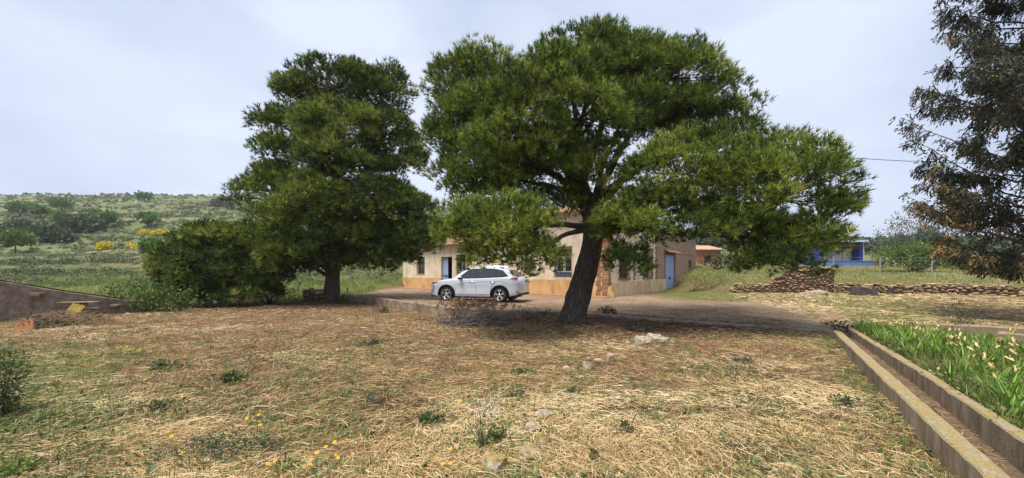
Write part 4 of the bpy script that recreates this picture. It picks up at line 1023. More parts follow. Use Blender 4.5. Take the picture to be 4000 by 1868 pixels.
# tall blue double door
do = empty('door'); do.parent = house; do['label'] = 'tall sky blue plank double door in the rubble wall'
n = 7
for k in range(n):
    a0 = rd[0] + (rd[1] - rd[0]) * k / n + .005; a1 = rd[0] + (rd[1] - rd[0]) * (k + 1) / n - .005
    fbox('plank', fr, a0, a1, .06 + .005 * (k % 2), .12, -.22, rd[3] - .16, M_blue, do)
fbox('rail', fr, rd[0] + .02, rd[1] - .02, .035, .057, 1.0, 1.05, M_blue, do); fbox('rail', fr, rd[0] + .02, rd[1] - .02, .035, .057, 2.05, 2.1, M_blue, do)
fbox('latch', fr, (rd[0] + rd[1]) / 2 - .15, (rd[0] + rd[1]) / 2 + .2, .02, .05, .86, .92, M_iron, do); fbox('handle', fr, (rd[0] + rd[1]) / 2 + .02, (rd[0] + rd[1]) / 2 + .08, -.02, .05, .78, .98, M_iron, do)
fbox('lintel', fr, rd[0] - .05, rd[1] + .05, -.04, .2, rd[3] - .15, rd[3] - .002, M_lintel, do)
m = MB()    # little tiled canopy over it
p0, p1 = rd[0] - .35, rd[1] + .45
m.add([(p0, -.42, rd[3] + .05), (p1, -.42, rd[3] + .05), (p1, -.01, rd[3] + .28), (p0, -.01, rd[3] + .28), (p0, -.42, rd[3] + .0), (p1, -.42, rd[3] + .0), (p1, -.01, rd[3] + .2), (p0, -.01, rd[3] + .2)], [(0, 1, 2, 3), (7, 6, 5, 4), (0, 4, 5, 1), (1, 5, 6, 2), (3, 7, 4, 0), (2, 6, 7, 3)])
cano = m.build('canopy', M_tile, house)
fbox('niche', fr, rn[0], rn[1], .3, .34, rn[2], rn[3], M_lintel); fbox('string_course', fr, ar(2652), RD, -.05, .0, 2.92, 3.0, M_tile)
fbox('guard_stone', fr, ar(2640), ar(2652), -.3, -.05, -.4, .45, M_conc, house, .06)
# clay tile roofs
def tile_mesh(L_=.46, r=.1):
    m = MB()
    for k in range(7):
        t = math.pi * k / 6
        for (y_, s) in ((0, 1.0), (L_, .82)): m.v.append((math.cos(t) * r * s, y_, math.sin(t) * r * s * .75))
    for k in range(6): m.f.append((2 * k, 2 * k + 2, 2 * k + 3, 2 * k + 1)); m.m.append(0)
    me = bpy.data.meshes.new('tile'); me.from_pydata(m.v, [], m.f); me.materials.append(M_tile); me.update(); return me
TILE = tile_mesh()
def roof_slope(y0, y1, x0, x1, ze, zr, eave_tiles):
    "slope rising from the eave at x0 to the ridge at x1; corrugated by its tile columns"
    n = int((y1 - y0) / .23); m = MB(); rows = max(2, int((x1 - x0) / .5))
    m.add([(x0, y0, ze - .06), (x0, y1, ze - .06), (x1, y1, zr - .06), (x1, y0, zr - .06), (x0, y0, ze - .01), (x0, y1, ze - .01), (x1, y1, zr - .01), (x1, y0, zr - .01)], [(0, 1, 2, 3), (7, 6, 5, 4), (0, 4, 5, 1), (1, 5, 6, 2), (2, 6, 7, 3), (3, 7, 4, 0)])
    for k in range(n):
        yc = y0 + (k + .5) * (y1 - y0) / n
        pts = []
        for j in range(rows + 1):
            f = j / rows; pts.append((x0 + (x1 - x0) * f + .45, yc + random.uniform(-.01, .01), ze + (zr - ze) * f + .135 + random.uniform(-.008, .008)))
        m.tube(pts, [.095] * (rows + 1), 6)
    rf = m.build('roof', M_tile, house)
    ang = math.atan2(zr - ze, x1 - x0)
    for k in range(n if eave_tiles else 0):
        o = link('tile', TILE, rf); o.location = (x0 - .06, y0 + (k + .5) * (y1 - y0) / n, ze + .0); o.rotation_euler = (ang, 0, R(-90) + random.uniform(-.04, .04))
roof_slope(-.35, WING + .1, -.4, 4.0, EAVE - .02, EAVE + 1.15, True)
roof_slope(WING + .12, LH + .2, -.35, 3.0, EAVE2 - .02, EAVE2 + .75, True)
m = MB(); m.add([(4.0, -.35, EAVE + 1.15), (4.0, WING + .1, EAVE + 1.15), (8.4, WING + .1, EAVE - .02), (8.4, -.35, EAVE - .02)], [(0, 1, 2, 3)]); m.add([(3.0, WING + .12, EAVE2 + .75), (3.0, LH + .2, EAVE2 + .75), (6.2, LH + .2, EAVE2 - .02), (6.2, WING + .12, EAVE2 - .02)], [(0, 1, 2, 3)])
m.add([(8.12, -.3, EAVE3), (RD + .2, -.3, EAVE3), (RD + .2, 6.2, EAVE3 + .9), (8.12, 6.2, EAVE3 + .9)], [(0, 1, 2, 3)]); m.build('roof', M_tile, house)
m = MB()
for x_, z_ in ((0.0, EAVE), ): m.add([(.02, .012, EAVE), (8.0, .012, EAVE), (4.0, .012, EAVE + 1.1)], [(0, 1, 2)])
m.build('gable', M_plaster, house)
m = MB(); m.add([(.02, WING - .01, EAVE), (8.0, WING - .01, EAVE), (4.0, WING - .01, EAVE + 1.1)], [(0, 1, 2)]); m.build('gable', M_plaster, house)
m = MB(); m.add([(.02, LH - .01, EAVE2), (5.9, LH - .01, EAVE2), (3.0, LH - .01, EAVE2 + .72)], [(0, 1, 2)]); m.build('gable', M_plaster, house)
# corner guard stone, mossy
def rock_mesh(name, r, mat, seed, sub=3, rough=.28, cut=0):
    bm = bmesh.new(); bmesh.ops.create_icosphere(bm, subdivisions=sub, radius=1)
    rg = np.random.default_rng(int(seed * 10) + 1)
    for _ in range(cut):       # broken flat faces
        d = Vector(unit(rg.normal(size=3))); h = rg.uniform(.5, .82)
        for v in bm.verts:
            q = v.co.dot(d)
            if q > h: v.co -= d * (q - h) * .93
    for v in bm.verts:
        p = v.co.copy(); k = 1 + rough * mnoise.noise(p * 1.3 + Vector((seed * 7.1, seed, 3))) + rough * .45 * mnoise.noise(p * 3.3 + Vector((seed, 9, seed))) + rough * .2 * mnoise.noise(p * 8 + Vector((seed, 2, 1)))
        q = p * k; q = Vector([math.copysign(abs(c) ** .8, c) for c in q])
        v.co = Vector((q.x * r[0], q.y * r[1], q.z * r[2]))
    me = bpy.data.meshes.new(name); bm.to_mesh(me); bm.free(); me.materials.append(mat); return me
M_guard = pmat('mossy_stone', [(.20, .15, .035), (.40, .29, .13), (.50, .38, .22)], 3, bmp=.4, pos=[.35, .5, .7])
o = box_obj('guard_stone', -.42, .12, -.52, .02, -.36, .62, M_guard)
for v in o.data.vertices:
    if v.co.z > 0: v.co.x = -.16 if v.co.x < -.1 else .06; v.co.y = -.24 if v.co.y < -.1 else -.02
bev(o, .06, 2); o.location = HC + Matrix.Rotation(HA, 3, 'Z') @ Vector((-.02, -.06, 0)); o.rotation_euler = (0, 0, HA)
tag(o, 'mossy ochre guard stone at the house corner', 'guard stone')
# tiled pavement under the long facade
pv = ribbon('pavement', [HC + Matrix.Rotation(HA, 3, 'Z') @ Vector((-.55, a, .035)) for a in np.linspace(-.3, LH, 12)], [(-.42, -.3), (-.42, 0), (.5, 0), (.51, -.02), (.51, -.3)], pmat('terracotta_paving', [(.22, .10, .06), (.36, .18, .11), (.40, .28, .2)], 3, bmp=.3), None, .012)
tag(pv, kind='structure')
# ---------------------------------------------------------------- parked car
def paint(name, col, rough=.28, coat=.8, metal=.0):
    m, nt, N, L, b = nodes(name)
    tc = N.new('ShaderNodeTexCoord'); n = noise(nt, 2.2, 5, .6, tc.outputs['Object'])
    c = mixc(nt, mth(nt, 'MULTIPLY', n.outputs['Fac'], .25), col, tuple(v * .82 for v in col))
    L.new(c, b.inputs['Base Color']); b.inputs['Roughness'].default_value = rough; b.inputs['Metallic'].default_value = metal
    b.inputs['Coat Weight'].default_value = coat; b.inputs['Coat Roughness'].default_value = .05
    return m
M_paint = paint('pearl_white_paint', (.57, .62, .71)); M_black = pmat('black_plastic', [(.012, .012, .013), (.025, .025, .027)], 6, rough=.55, bmp=.05)
M_rubber = pmat('tyre_rubber', [(.012, .012, .012), (.025, .024, .023)], 8, rough=.85, bmp=.2)
M_alloy = paint('polished_alloy', (.62, .62, .64), .25, .3, .85); M_alloydk = paint('dark_alloy', (.03, .03, .033), .4, .3, .3)
M_glass = pmat('tinted_glass', [(.015, .018, .02), (.03, .034, .038)], 1.5, rough=.04, bmp=0, spec=.8)
M_lamp = paint('lamp_lens', (.62, .64, .66), .08, 1, .35); M_red = paint('red_lens', (.42, .02, .02), .12, 1); M_chrome = paint('chrome', (.7, .7, .72), .12, .2, 1.0); M_seam = pmat('panel_gap', [(.02, .02, .022), (.03, .03, .032)], 3, bmp=0)

ST = [(.0, .56, .34, .66, .68), (.05, .70, .27, .76, .80), (.16, .80, .24, .86, .91), (.35, .855, .22, .93, .99), (.60, .885, .22, .985, 1.045), (1.00, .90, .22, 1.03, 1.10), (1.40, .90, .22, 1.07, 1.15),
      (1.9, .90, .22, 1.085, 1.15), (2.6, .90, .22, 1.11, 1.16), (3.3, .905, .22, 1.14, 1.18), (3.75, .905, .24, 1.165, 1.2), (4.1, .89, .28, 1.165, 1.2), (4.32, .86, .33, 1.14, 1.18), (4.47, .80, .38, 1.08, 1.12), (4.54, .70, .44, .98, 1.0)]
WA, WB, WR = .96, 3.63, .355
def loft(rings, close=True):
    m = MB(); k = len(rings[0])
    for r in rings: m.v += r
    for i in range(len(rings) - 1):
        for j in range(k - 1): m.f.append((i * k + j, i * k + j + 1, (i + 1) * k + j + 1, (i + 1) * k + j)); m.m.append(0)
        m.f.append((i * k + k - 1, i * k, (i + 1) * k, (i + 1) * k + k - 1)); m.m.append(0)
    m.f.append(tuple(reversed(range(k)))); m.m.append(0); m.f.append(tuple((len(rings) - 1) * k + j for j in range(k))); m.m.append(0)
    return m
def car_ring(x, w, zb, zs, zt):
    h = zs - zb
    half = [(0, zb), (w * .86, zb), (w * .955, zb + .05), (w * .985, zb + h * .22), (w * .965, zb + h * .42), (w * .99, zb + h * .62), (w * 1.0, zb + h * .78), (w * .985, zs - .03), (w * .93, zs + .005), (w * .70, zt - .012), (w * .35, zt + .012), (0, zt + .018)]
    return [(x, -y, z) for y, z in half] + [(x, y, z) for y, z in reversed(half[1:-1])]
def densify(st, n):
    xs = [s[0] for s in st]; out = []
    for x in sorted(set(list(np.linspace(.0, xs[-1], n)) + xs)): out.append((x, *[float(np.interp(x, xs, [s[k] for s in st])) for k in range(1, 5)]))
    return out

def make_car(loc, rz):
    car = empty('parked_car', loc, rz)
    tag(car, 'pearl white crossover car parked on the dirt yard before the farmhouse', 'car')
    body = loft([car_ring(*s) for s in densify(ST, 30)]).build('body', M_paint, car, True)
    # wheel arches cut out of the body
    cut = MB()
    for x in (WA, WB):
        for s in (-1, 1):
            n = 32; o = len(cut.v)
            for yy in (s * .55, s * 1.2):
                for k in range(n): t = 2 * math.pi * k / n; cut.v.append((x + .415 * math.cos(t), yy, WR + .01 + .415 * math.sin(t)))
            for k in range(n):
                k2 = (k + 1) % n; f = (o + k, o + k2, o + n + k2, o + n + k); cut.f.append(f if s < 0 else f[::-1]); cut.m.append(0)
            e0, e1 = tuple(range(o, o + n)), tuple(range(o + n, o + 2 * n))
            cut.f += [e0[::-1], e1] if s < 0 else [e0, e1[::-1]]; cut.m += [0, 0]
    co = cut.build('arch_cutter', M_black, car)
    bm = bmesh.new(); bm.from_mesh(co.data); bmesh.ops.recalc_face_normals(bm, faces=bm.faces); bm.to_mesh(co.data); bm.free()
    bm = bmesh.new(); bm.from_mesh(body.data); bmesh.ops.recalc_face_normals(bm, faces=bm.faces); bm.to_mesh(body.data); bm.free()
    md = body.modifiers.new('arches', 'BOOLEAN'); md.object = co; md.operation = 'DIFFERENCE'; md.solver = 'EXACT'; md.material_mode = 'TRANSFER'
    dg = bpy.context.evaluated_depsgraph_get(); me = bpy.data.meshes.new_from_object(body.evaluated_get(dg)); body.modifiers.clear(); body.data = me
    bpy.data.objects.remove(co)
    try: me.shade_smooth_by_angle = None
    except Exception: pass
    bm = bmesh.new(); bm.from_mesh(me)
    for e in bm.edges:
        if len(e.link_faces) == 2 and e.calc_face_angle(0) > R(38): e.smooth = False
    bm.to_mesh(me); bm.free()
    # cabin: roof and pillars in paint
    ZC = [(1.22, 1.12), (1.42, 1.29), (1.66, 1.46), (1.88, 1.575), (2.1, 1.63), (2.5, 1.672), (2.9, 1.68), (3.3, 1.66), (3.65, 1.61), (3.9, 1.54), (4.06, 1.42), (4.22, 1.28), (4.34, 1.14)]
    ysid = lambda z: .83 - .40 * (z - 1.08)
    rings = []
    for x, z in ZC:
        z0 = 1.06; zs = max(z - .055, z0 + .01); half = [(0, z0), (ysid(z0), z0), (ysid(zs), zs), (ysid(z) - .06, z - .008), (ysid(z) * .5, z + .012), (0, z + .016)]
        rings.append([(x, -y, zz) for y, zz in half] + [(x, y, zz) for y, zz in reversed(half[1:-1])])
    cab = loft(rings).build('cabin', M_paint, car, True)
    bm = bmesh.new(); bm.from_mesh(cab.data); bmesh.ops.recalc_face_normals(bm, faces=bm.faces)
    for e in bm.edges:
        if len(e.link_faces) == 2 and e.calc_face_angle(0) > R(32): e.smooth = False
    bm.to_mesh(cab.data); bm.free()
    # side glass lies just proud of the cabin sides
    def side_poly(name, pts, off, mat, s, parent=car):
        m = MB(); P = [(x, s * (ysid(z) + off), z) for x, z in pts]; Q = [(x, s * (ysid(z) + off - .012), z) for x, z in pts]; n = len(pts)
        m.add(P + Q, [tuple(range(n)), tuple(reversed(range(n, 2 * n)))] + [(k, (k + 1) % n, n + (k + 1) % n, n + k) for k in range(n)])
        return m.build(name, mat, parent)
    for s in (-1, 1):
        side_poly('window_surround', [(1.50, 1.105), (1.95, 1.475), (2.2, 1.565), (2.7, 1.60), (3.3, 1.585), (3.72, 1.50), (4.02, 1.22), (3.6, 1.165), (2.6, 1.125)], .005, M_black, s)
        side_poly('window', [(1.66, 1.135), (1.98, 1.44), (2.2, 1.53), (2.42, 1.555), (2.44, 1.145)], .010, M_glass, s)
        side_poly('window', [(2.52, 1.15), (2.50, 1.56), (2.85, 1.568), (3.22, 1.555), (3.36, 1.50), (3.40, 1.175)], .010, M_glass, s)
        side_poly('window', [(3.48, 1.185), (3.45, 1.49), (3.66, 1.455), (3.88, 1.26)], .010, M_glass, s)
        m = MB(); m.tube([(x, s * (ysid(z) + .02), z) for x, z in [(1.50, 1.085), (2.2, 1.10), (3.2, 1.135), (3.75, 1.165)]], [.011] * 4, 6); m.build('window_trim', M_chrome, car)
        m = MB(); m.tube([(2.05, s * .53, 1.675), (2.2, s * .545, 1.70), (3.2, s * .545, 1.715), (3.5, s * .53, 1.68)], [.014] * 4, 6); m.build('roof_rail', M_chrome, car)
        # door gaps, crease, sill trim
        W = lambda x: float(np.interp(x, [a[0] for a in ST], [a[1] for a in ST]))
        def yb(x, z):      # body side at a height
            r = car_ring(*densify(ST, 2)[0]) ; s_ = [float(np.interp(x, [a[0] for a in ST], [a[k] for a in ST])) for k in range(1, 5)]; q = [(p[1], p[2]) for p in car_ring(x, *s_)[1:9]]
            return float(np.interp(z, [b_ for _, b_ in q], [-a_ for a_, _ in q]))
        def line(name, pts, r, mat):
            m = MB(); m.tube([(x, s * (yb(x, z) - r * .35), z) for x, z in pts], [r] * len(pts), 5); return m.build(name, mat, car)
        line('door_gap', [(1.43, 1.06), (1.42, .85), (1.44, .6), (1.47, .32)], .006, M_seam)
        line('door_gap', [(2.47, 1.10), (2.48, .8), (2.49, .5), (2.49, .32)], .006, M_seam)
        line('door_gap', [(3.50, 1.13), (3.44, .95), (3.28, .78), (3.16, .55), (3.12, .36)], .006, M_seam)
        line('door_gap', [(1.47, .32), (2.3, .32), (3.12, .35)], .006, M_seam)
        line('body_crease', [(1.75, .86), (2.0, .915), (2.5, .95), (3.1, .975), (3.8, 1.0)], .010, M_seam)
        line('door_trim', [(1.5, .375), (2.3, .375), (3.1, .385)], .012, M_chrome)
        for x in (2.28, 3.28):
            m = MB(); yq = s * (yb(x, .95) + .018); m.tube([(x - .11, yq - s * .02, .95), (x - .09, yq, .95), (x + .09, yq, .955), (x + .11, yq - s * .02, .955)], [.014] * 4, 6); m.build('door_handle', M_chrome, car, True)
        # sill
        m = MB(); m.box(1.36, 3.22, s * .86 - .03, s * .86 + .03, .19, .27); m.build('sill', M_black, car)
        # arch cladding
        for x in (WA, WB):
            m = MB(); n = 22
            for k in range(n + 1):
                t = R(-12 + 204 * k / n)
                for rr, dy in ((.408, -.02), (.408, .012), (.455, .012), (.462, -.02)):
                    px_, pz = x + rr * math.cos(t), WR + .01 + rr * math.sin(t); m.v.append((px_, s * (min(.905, W(px_) + .002) * 1.0 + dy), max(pz, .2)))
            for k in range(n):
                for j in range(4): j2 = (j + 1) % 4; m.f.append((k * 4 + j, k * 4 + j2, (k + 1) * 4 + j2, (k + 1) * 4 + j)); m.m.append(0)
            m.build('arch_cladding', M_black, car)
        # mirror
        mo = link('mirror', rock_mesh('mirror', (.085, .115, .075), M_black, 3.0, 2, .05), car); mo.location = (1.72, s * .99, 1.13)
        mc = link('mirror_cap', rock_mesh('mirror_cap', (.09, .118, .06), M_paint, 4.0, 2, .04), mo); mc.location = (-.004, .0, .035)
        m = MB(); m.tube([(1.72, s * .80, 1.08), (1.72, s * .93, 1.09)], [.03, .025], 6); m.build('mirror_arm', M_black, car)
        # lamps
        m = MB(); m.add([(.20, s * .832, .86), (.52, s * .885, .935), (.54, s * .888, .955), (.18, s * .815, .905), (.06, s * .66, .86), (.07, s * .67, .82)], [(0, 1, 2, 3, 4, 5)]); m.build('daylight', M_black, car)
        m = MB(); q = [(.03, .70, .60), (.13, .80, .55), (.22, .838, .60), (.24, .845, .72), (.20, .832, .80), (.06, .72, .74)]
        m.add([(x - .012, s * (y + .012), z) for x, y, z in q] + [(x + .03, s * (y - .03), z) for x, y, z in q], [tuple(range(6))] + [(k, (k + 1) % 6, 6 + (k + 1) % 6, 6 + k) for k in range(6)]); m.build('headlight', M_lamp, car)
        m = MB(); m.tube([(-.01, s * .62, .47), (.10, s * .80, .46), (.27, s * .868, .58), (.28, s * .868, .78)], [.018] * 4, 5); m.build('headlight_trim', M_chrome, car)
        m = MB(); q = [(4.12, .878, 1.115), (4.33, .862, 1.10), (4.45, .80, 1.11), (4.45, .79, 1.17), (4.33, .84, 1.185), (4.2, .865, 1.16)]
        m.add([(x, s * (y + .012), z) for x, y, z in q] + [(x, s * (y - .05), z) for x, y, z in q], [tuple(range(6))] + [(k, (k + 1) % 6, 6 + (k + 1) % 6, 6 + k) for k in range(6)]); m.build('tail_light', M_red, car)
        m = MB(); m.box(4.40, 4.46, s * .80 - .02, s * .80 + .035, .44, .56); m.build('reflector', M_red, car)
        m = MB(); m.box(3.80, 3.94, s * .907, s * .911, .93, .935); m.build('fuel_flap', M_seam, car)
    # windscreen and rear window
    def panel(name, q, mat):
        m = MB(); m.add(q, [tuple(range(len(q)))]); return m.build(name, mat, car)
    panel('windscreen', [(1.235, -.70, 1.165), (1.235, .70, 1.165), (1.85, .585, 1.592), (1.85, -.585, 1.592)], M_glass)
    panel('rear_window', [(4.275, -.64, 1.265), (4.275, .64, 1.265), (3.955, .56, 1.535), (3.955, -.56, 1.535)], M_glass)
    m = MB(); m.box(-.012, .06, -.48, .48, .36, .60); m.box(-.015, .03, -.5, .5, .60, .64); m.build('grille', M_black, car)
    m = MB(); m.box(-.022, -.014, -.26, .26, .42, .53); m.build('number_plate', M_white, car)
    m = MB(); m.box(4.542, 4.55, -.26, .26, .72, .83); m.build('number_plate', M_white, car)
    m = MB(); m.box(4.30, 4.545, -.72, .72, .33, .44); m.build('rear_bumper', M_black, car); m = MB(); m.box(.06, .3, -.72, .72, .2, .27); m.build('front_skirt', M_black, car)
    m = MB(); m.box(.5, 4.2, -.7, .7, .2, .26); m.build('underbody', M_black, car)
    # badge lettering strip on the front door
    m = MB()
    for k in range(5): m.box(1.53 + k * .035, 1.553 + k * .035, -.905, -.899, .835, .86)
    m.build('badge', M_chrome, car)
    m = MB(); m.tube([(3.55, 0, 1.66), (3.64, 0, 1.74)], [.03, .008], 6); m.build('antenna', M_paint, car)
    # wheels
    def wheel(x, s):
        w = empty('wheel', (x, s * .80, WR)); w.parent = car; w.rotation_euler = (0, 0, 0 if s < 0 else math.pi)
        def lathe(name, prof, mat, n=36):
            m = MB(); k = len(prof)
            for i in range(n):
                t = 2 * math.pi * i / n
                for r, y in prof: m.v.append((r * math.cos(t), y, r * math.sin(t)))
            for i in range(n):
                i2 = (i + 1) % n
                for j in range(k - 1): m.f.append((i * k + j, i * k + j + 1, i2 * k + j + 1, i2 * k + j)); m.m.append(0)
            return m.build(name, mat, w, True)
        lathe('tyre', [(.235, -.09), (.25, -.105), (.30, -.112), (.338, -.10), (.352, -.075), (.355, 0), (.352, .075), (.338, .10), (.235, .1)], M_rubber)
        lathe('rim', [(.238, -.10), (.232, -.104), (.222, -.098), (.215, -.05), (.21, .05), (.0, .06)], M_alloydk)
        lathe('rim_lip', [(.241, -.1065), (.234, -.112), (.224, -.106), (.222, -.098)], M_alloy)
        for k in range(5):
            t = 2 * math.pi * k / 5 + .35; c_, s_ = math.cos(t), math.sin(t); m = MB()
            for dt, wd in ((-.13, .016), (.17, .02)):
                r0, r1 = .045, .222; a, b = t + dt * .3, t + dt * 1.05
                p0 = np.array((r0 * math.cos(a), r0 * math.sin(a))); p1 = np.array((r1 * math.cos(b), r1 * math.sin(b))); nn = np.array((-s_, c_)) * wd
                Q = [(*(p0 - nn), -.085), (*(p0 + nn), -.085), (*(p1 + nn * 1.1), -.102), (*(p1 - nn * 1.1), -.102)]
                m.add([(u, y, v) for u, v, y in Q] + [(u, y + .03, v) for u, v, y in Q], [(0, 1, 2, 3), (7, 6, 5, 4), (0, 4, 5, 1), (1, 5, 6, 2), (2, 6, 7, 3), (3, 7, 4, 0)])
            m.build('spoke', M_alloy, w)
        lathe('hub', [(.055, -.06), (.055, -.09), (.045, -.097), (.0, -.098)], M_alloy, 16)
        lathe('brake_disc', [(.15, -.02), (.15, -.03), (.02, -.03)], M_iron, 20)
    for x in (WA, WB):
        for s in (-1, 1): wheel(x, s)
    return car
# the nose points left in the picture; the near side is its left side
fw = gnd(1737, 1177, .2); rw = gnd(1960, 1183.5, .2)
dirv = Vector((rw.x - fw.x, rw.y - fw.y, 0)); mid_ = (fw + rw) / 2; dirv.normalize()
rzc = math.atan2(dirv.y, dirv.x); nrm_ = Vector((dirv.y, -dirv.x, 0))      # nrm_ points to the camera
org = mid_ - dirv * ((WA + WB) / 2) - nrm_ * .86
car = make_car((org.x, org.y, gz(mid_.x, mid_.y) + .005), rzc); car.scale = (1, 1, .96)
# ---------------------------------------------------------------- dry stone walls
M_stone = pmat('wall_stone', [(.17, .105, .07), (.34, .225, .15), (.48, .37, .275)], 6, bmp=.5, bscale=26, rand=.38)
M_earth = pmat('packed_earth', [(.07, .042, .028), (.15, .095, .065)], 5, bmp=.5)
stone_meshes = [rock_mesh('stone', (.5, .42, .5), M_stone, 30 + k * 1.7, 2, .3, 5) for k in range(12)]
def drystone(name, label, pts, hgt, course=.14, slen=(.2, .46), thick=.42, ragged=.25, core_in=.10, cat='wall'):
    "courses of single stones along a plan polyline; hgt(f) is the height at fraction f"
    root = empty(name, (pts[0][0], pts[0][1], 0)); tag(root, label, cat)
    P = [Vector((p[0], p[1], 0)) for p in pts]; L_ = [0]
    for i in range(len(P) - 1): L_.append(L_[-1] + (P[i + 1] - P[i]).length)
    tot = L_[-1]
    def pos(s):
        i = max(0, min(len(P) - 2, int(np.searchsorted(L_, s) - 1))); d = (P[i + 1] - P[i]).normalized(); return P[i] + d * (s - L_[i]), d
    hm = max(hgt(f) for f in np.linspace(0, 1, 20)); c = 0; z = 0
    while z < hm:
        h = course * random.uniform(.65, 1.2); s = random.uniform(-.2, 0)
        while s < tot:
            l = random.uniform(*slen); sc = s + l / 2; f = min(1, max(0, sc / tot))
            if z + h * .5 < hgt(f) + random.uniform(-ragged, ragged) * course * 2 and 0 <= sc <= tot:
                p, d = pos(sc); o = link('stone', random.choice(stone_meshes), root)
                o.location = (p.x - root.location.x + d.y * 0 + random.uniform(-.03, .03), p.y - root.location.y + random.uniform(-.04, .04), gz(p.x, p.y) + z + h / 2 + random.uniform(-.03, .03) - .03)
                o.rotation_euler = (random.uniform(-.15, .15), random.uniform(-.24, .24), math.atan2(d.y, d.x) + random.uniform(-.15, .15) + random.choice((0, math.pi)))
                o.scale = (l * random.uniform(.92, 1.1), thick * random.uniform(.85, 1.1), h * random.uniform(.9, 1.35))
            s += l * random.uniform(.92, 1.02)
        z += h
    m = MB(); n = 14
    for i in range(n):
        p, d = pos(tot * (i + .5) / n); w = tot / n / 2; nr = Vector((-d.y, d.x, 0)) * (thick * .5 - core_in); dd = d * w; zz = gz(p.x, p.y); top = zz + hgt((i + .5) / n) - .22; q = p - root.location
        a = [q - dd - nr, q + dd - nr, q + dd + nr, q - dd + nr]
        m.add([(v.x, v.y, zz - .2) for v in a] + [(v.x, v.y, top) for v in a], [(4, 5, 6, 7), (0, 1, 5, 4), (1, 2, 6, 5), (2, 3, 7, 6), (3, 0, 4, 7)])
    m.build('core', M_earth, root)
    return root
wY = 22.1
drystone('stone_wall', 'tall squared end of the dry stone wall at the terrace corner', [(16.35, wY + .1), (19.15, wY)], lambda f: 1.5 + .06 * f, .12, (.16, .44))
drystone('stone_wall', 'slumped low dry stone wall running down to the house verge', [(13.4, wY + .6), (14.9, wY + .3), (16.3, wY + .1)], lambda f: .42 + .2 * f + .75 * max(0, f - .7) / .3, .115, (.16, .44), .55, .6)
drystone('stone_wall', 'long low dry stone wall below the bank on the right', [(19.5, wY), (22.2, 21.8), (25.0, 21.2), (27.6, 19.2), (29.5, 17.2)], lambda f: .62 - .04 * math.sin(f * 9), .125, (.2, .5), .45, .25, .17)
wl_ = drystone('stone_well', 'low round dry stone well beside the tall dark pine', [(-10.55 + .75 * math.cos(t), 20.4 + .75 * math.sin(t)) for t in np.linspace(math.pi * .85, math.pi * 2.15, 9)], lambda f: .62, .13, (.2, .4), .3, .15, .06, 'well')
m = MB(); m.tube([(0, 0, .50), (0, 0, .58)], [.86, .84], 20); o = m.build('cap', M_conc, wl_); o.location = (-10.55 - wl_.location.x, 20.4 - wl_.location.y, gz(-10.55, 20.4) + .02)

# ---------------------------------------------------------------- left sloping wall and the things against it
M_render = pmat('brown_render', [(.12, .09, .07), (.23, .18, .14), (.34, .28, .225)], 5, bmp=.7, bscale=18, pos=[.3, .5, .72])
lw = empty('sloping_wall', (-14.8, 14.2, 0)); tag(lw, 'brown rendered wall with sloping top at the left edge', 'wall')
wp = [(-14.6, 14.7, .46), (-14.83, 14.15, .52), (-15.4, 12.95, .86), (-16.05, 11.6, 1.29), (-17.3, 9.0, 2.0), (-18.6, 6.3, 2.6)]
ribbon('wall', [Vector(p) - Vector((-14.8, 14.2, 0)) for p in wp], [(-.15, -2.8), (-.15, -.02), (-.13, 0), (.13, 0), (.15, -.02), (.15, -2.8)], M_render, lw, .03)
m = MB(); m.tube([Vector(p) - Vector((-14.8, 14.2, -.03)) for p in wp[1:]], [.022] * 5, 6); m.build('pipe', M_black, lw)
for f, k in ((.1, 0), (.75, 1)):
    p = Vector(wp[1]).lerp(Vector(wp[3]), f) - Vector((-14.8, 14.2, 0)); o = box_obj('ledge', -.12, .12, -.25, .25, -.32, -.22 + .03 * k, M_conc, lw, .02); o.location = p + Vector((.13, 0, 0)); o.rotation_euler = (0, 0, R(26))
# corrugated sheet leaning on cement blocks
M_sheet = pmat('lichened_sheet', [(.10, .075, .02), (.27, .20, .045), (.36, .29, .12)], 5, bmp=.4)
p_sh = None; sh = empty('corrugated_sheet', at(262, 1238, 12.0)); tag(sh, 'ochre lichened corrugated sheet leaning against the sloping wall', 'sheet')
b0, b1, t0, t1 = [at(*p) - sh.location for p in ((238, 1236, 11.9), (294, 1240, 12.0), (345, 1184, 12.75), (292, 1180, 12.55))]
m = MB(); n = 18
for i in range(n + 1):
    f = i / n; h = Vector((-.35, -.7, .6)) * (.028 * math.sin(f * 2 * math.pi * 3)); m.v += [tuple(b0.lerp(b1, f) + h), tuple(t1.lerp(t0, f) + h), tuple(b0.lerp(b1, f) + h - Vector((0, 0, .012))), tuple(t1.lerp(t0, f) + h - Vector((0, 0, .012)))]
for i in range(n): a = i * 4; m.f += [(a, a + 4, a + 5, a + 1), (a + 2, a + 3, a + 7, a + 6)]; m.m += [0, 0]
m.build('sheet', M_sheet, sh)
cb = at(350, 1212, 12.9); o = box_obj('cement_block', -.2, .2, -.15, .15, -.02, .3, M_conc, None, .02); o.location = (cb.x, cb.y, gz(cb.x, cb.y) + .02); o.rotation_euler = (0, 0, .4); tag(o, 'grey cement block holding up the corrugated sheet', 'block')
cb = at(310, 1181, 12.65); o = box_obj('slab', -.5, .5, -.15, .15, -.02, .02, M_conc, None, .008); o.location = cb; o.rotation_euler = (0, 0, .3); tag(o, 'thin pale slab lying across the cement block', 'slab')
M_rust = pmat('rusty_metal', [(.13, .06, .03), (.27, .12, .055), (.34, .19, .10)], 6, rough=.85, bmp=.4)
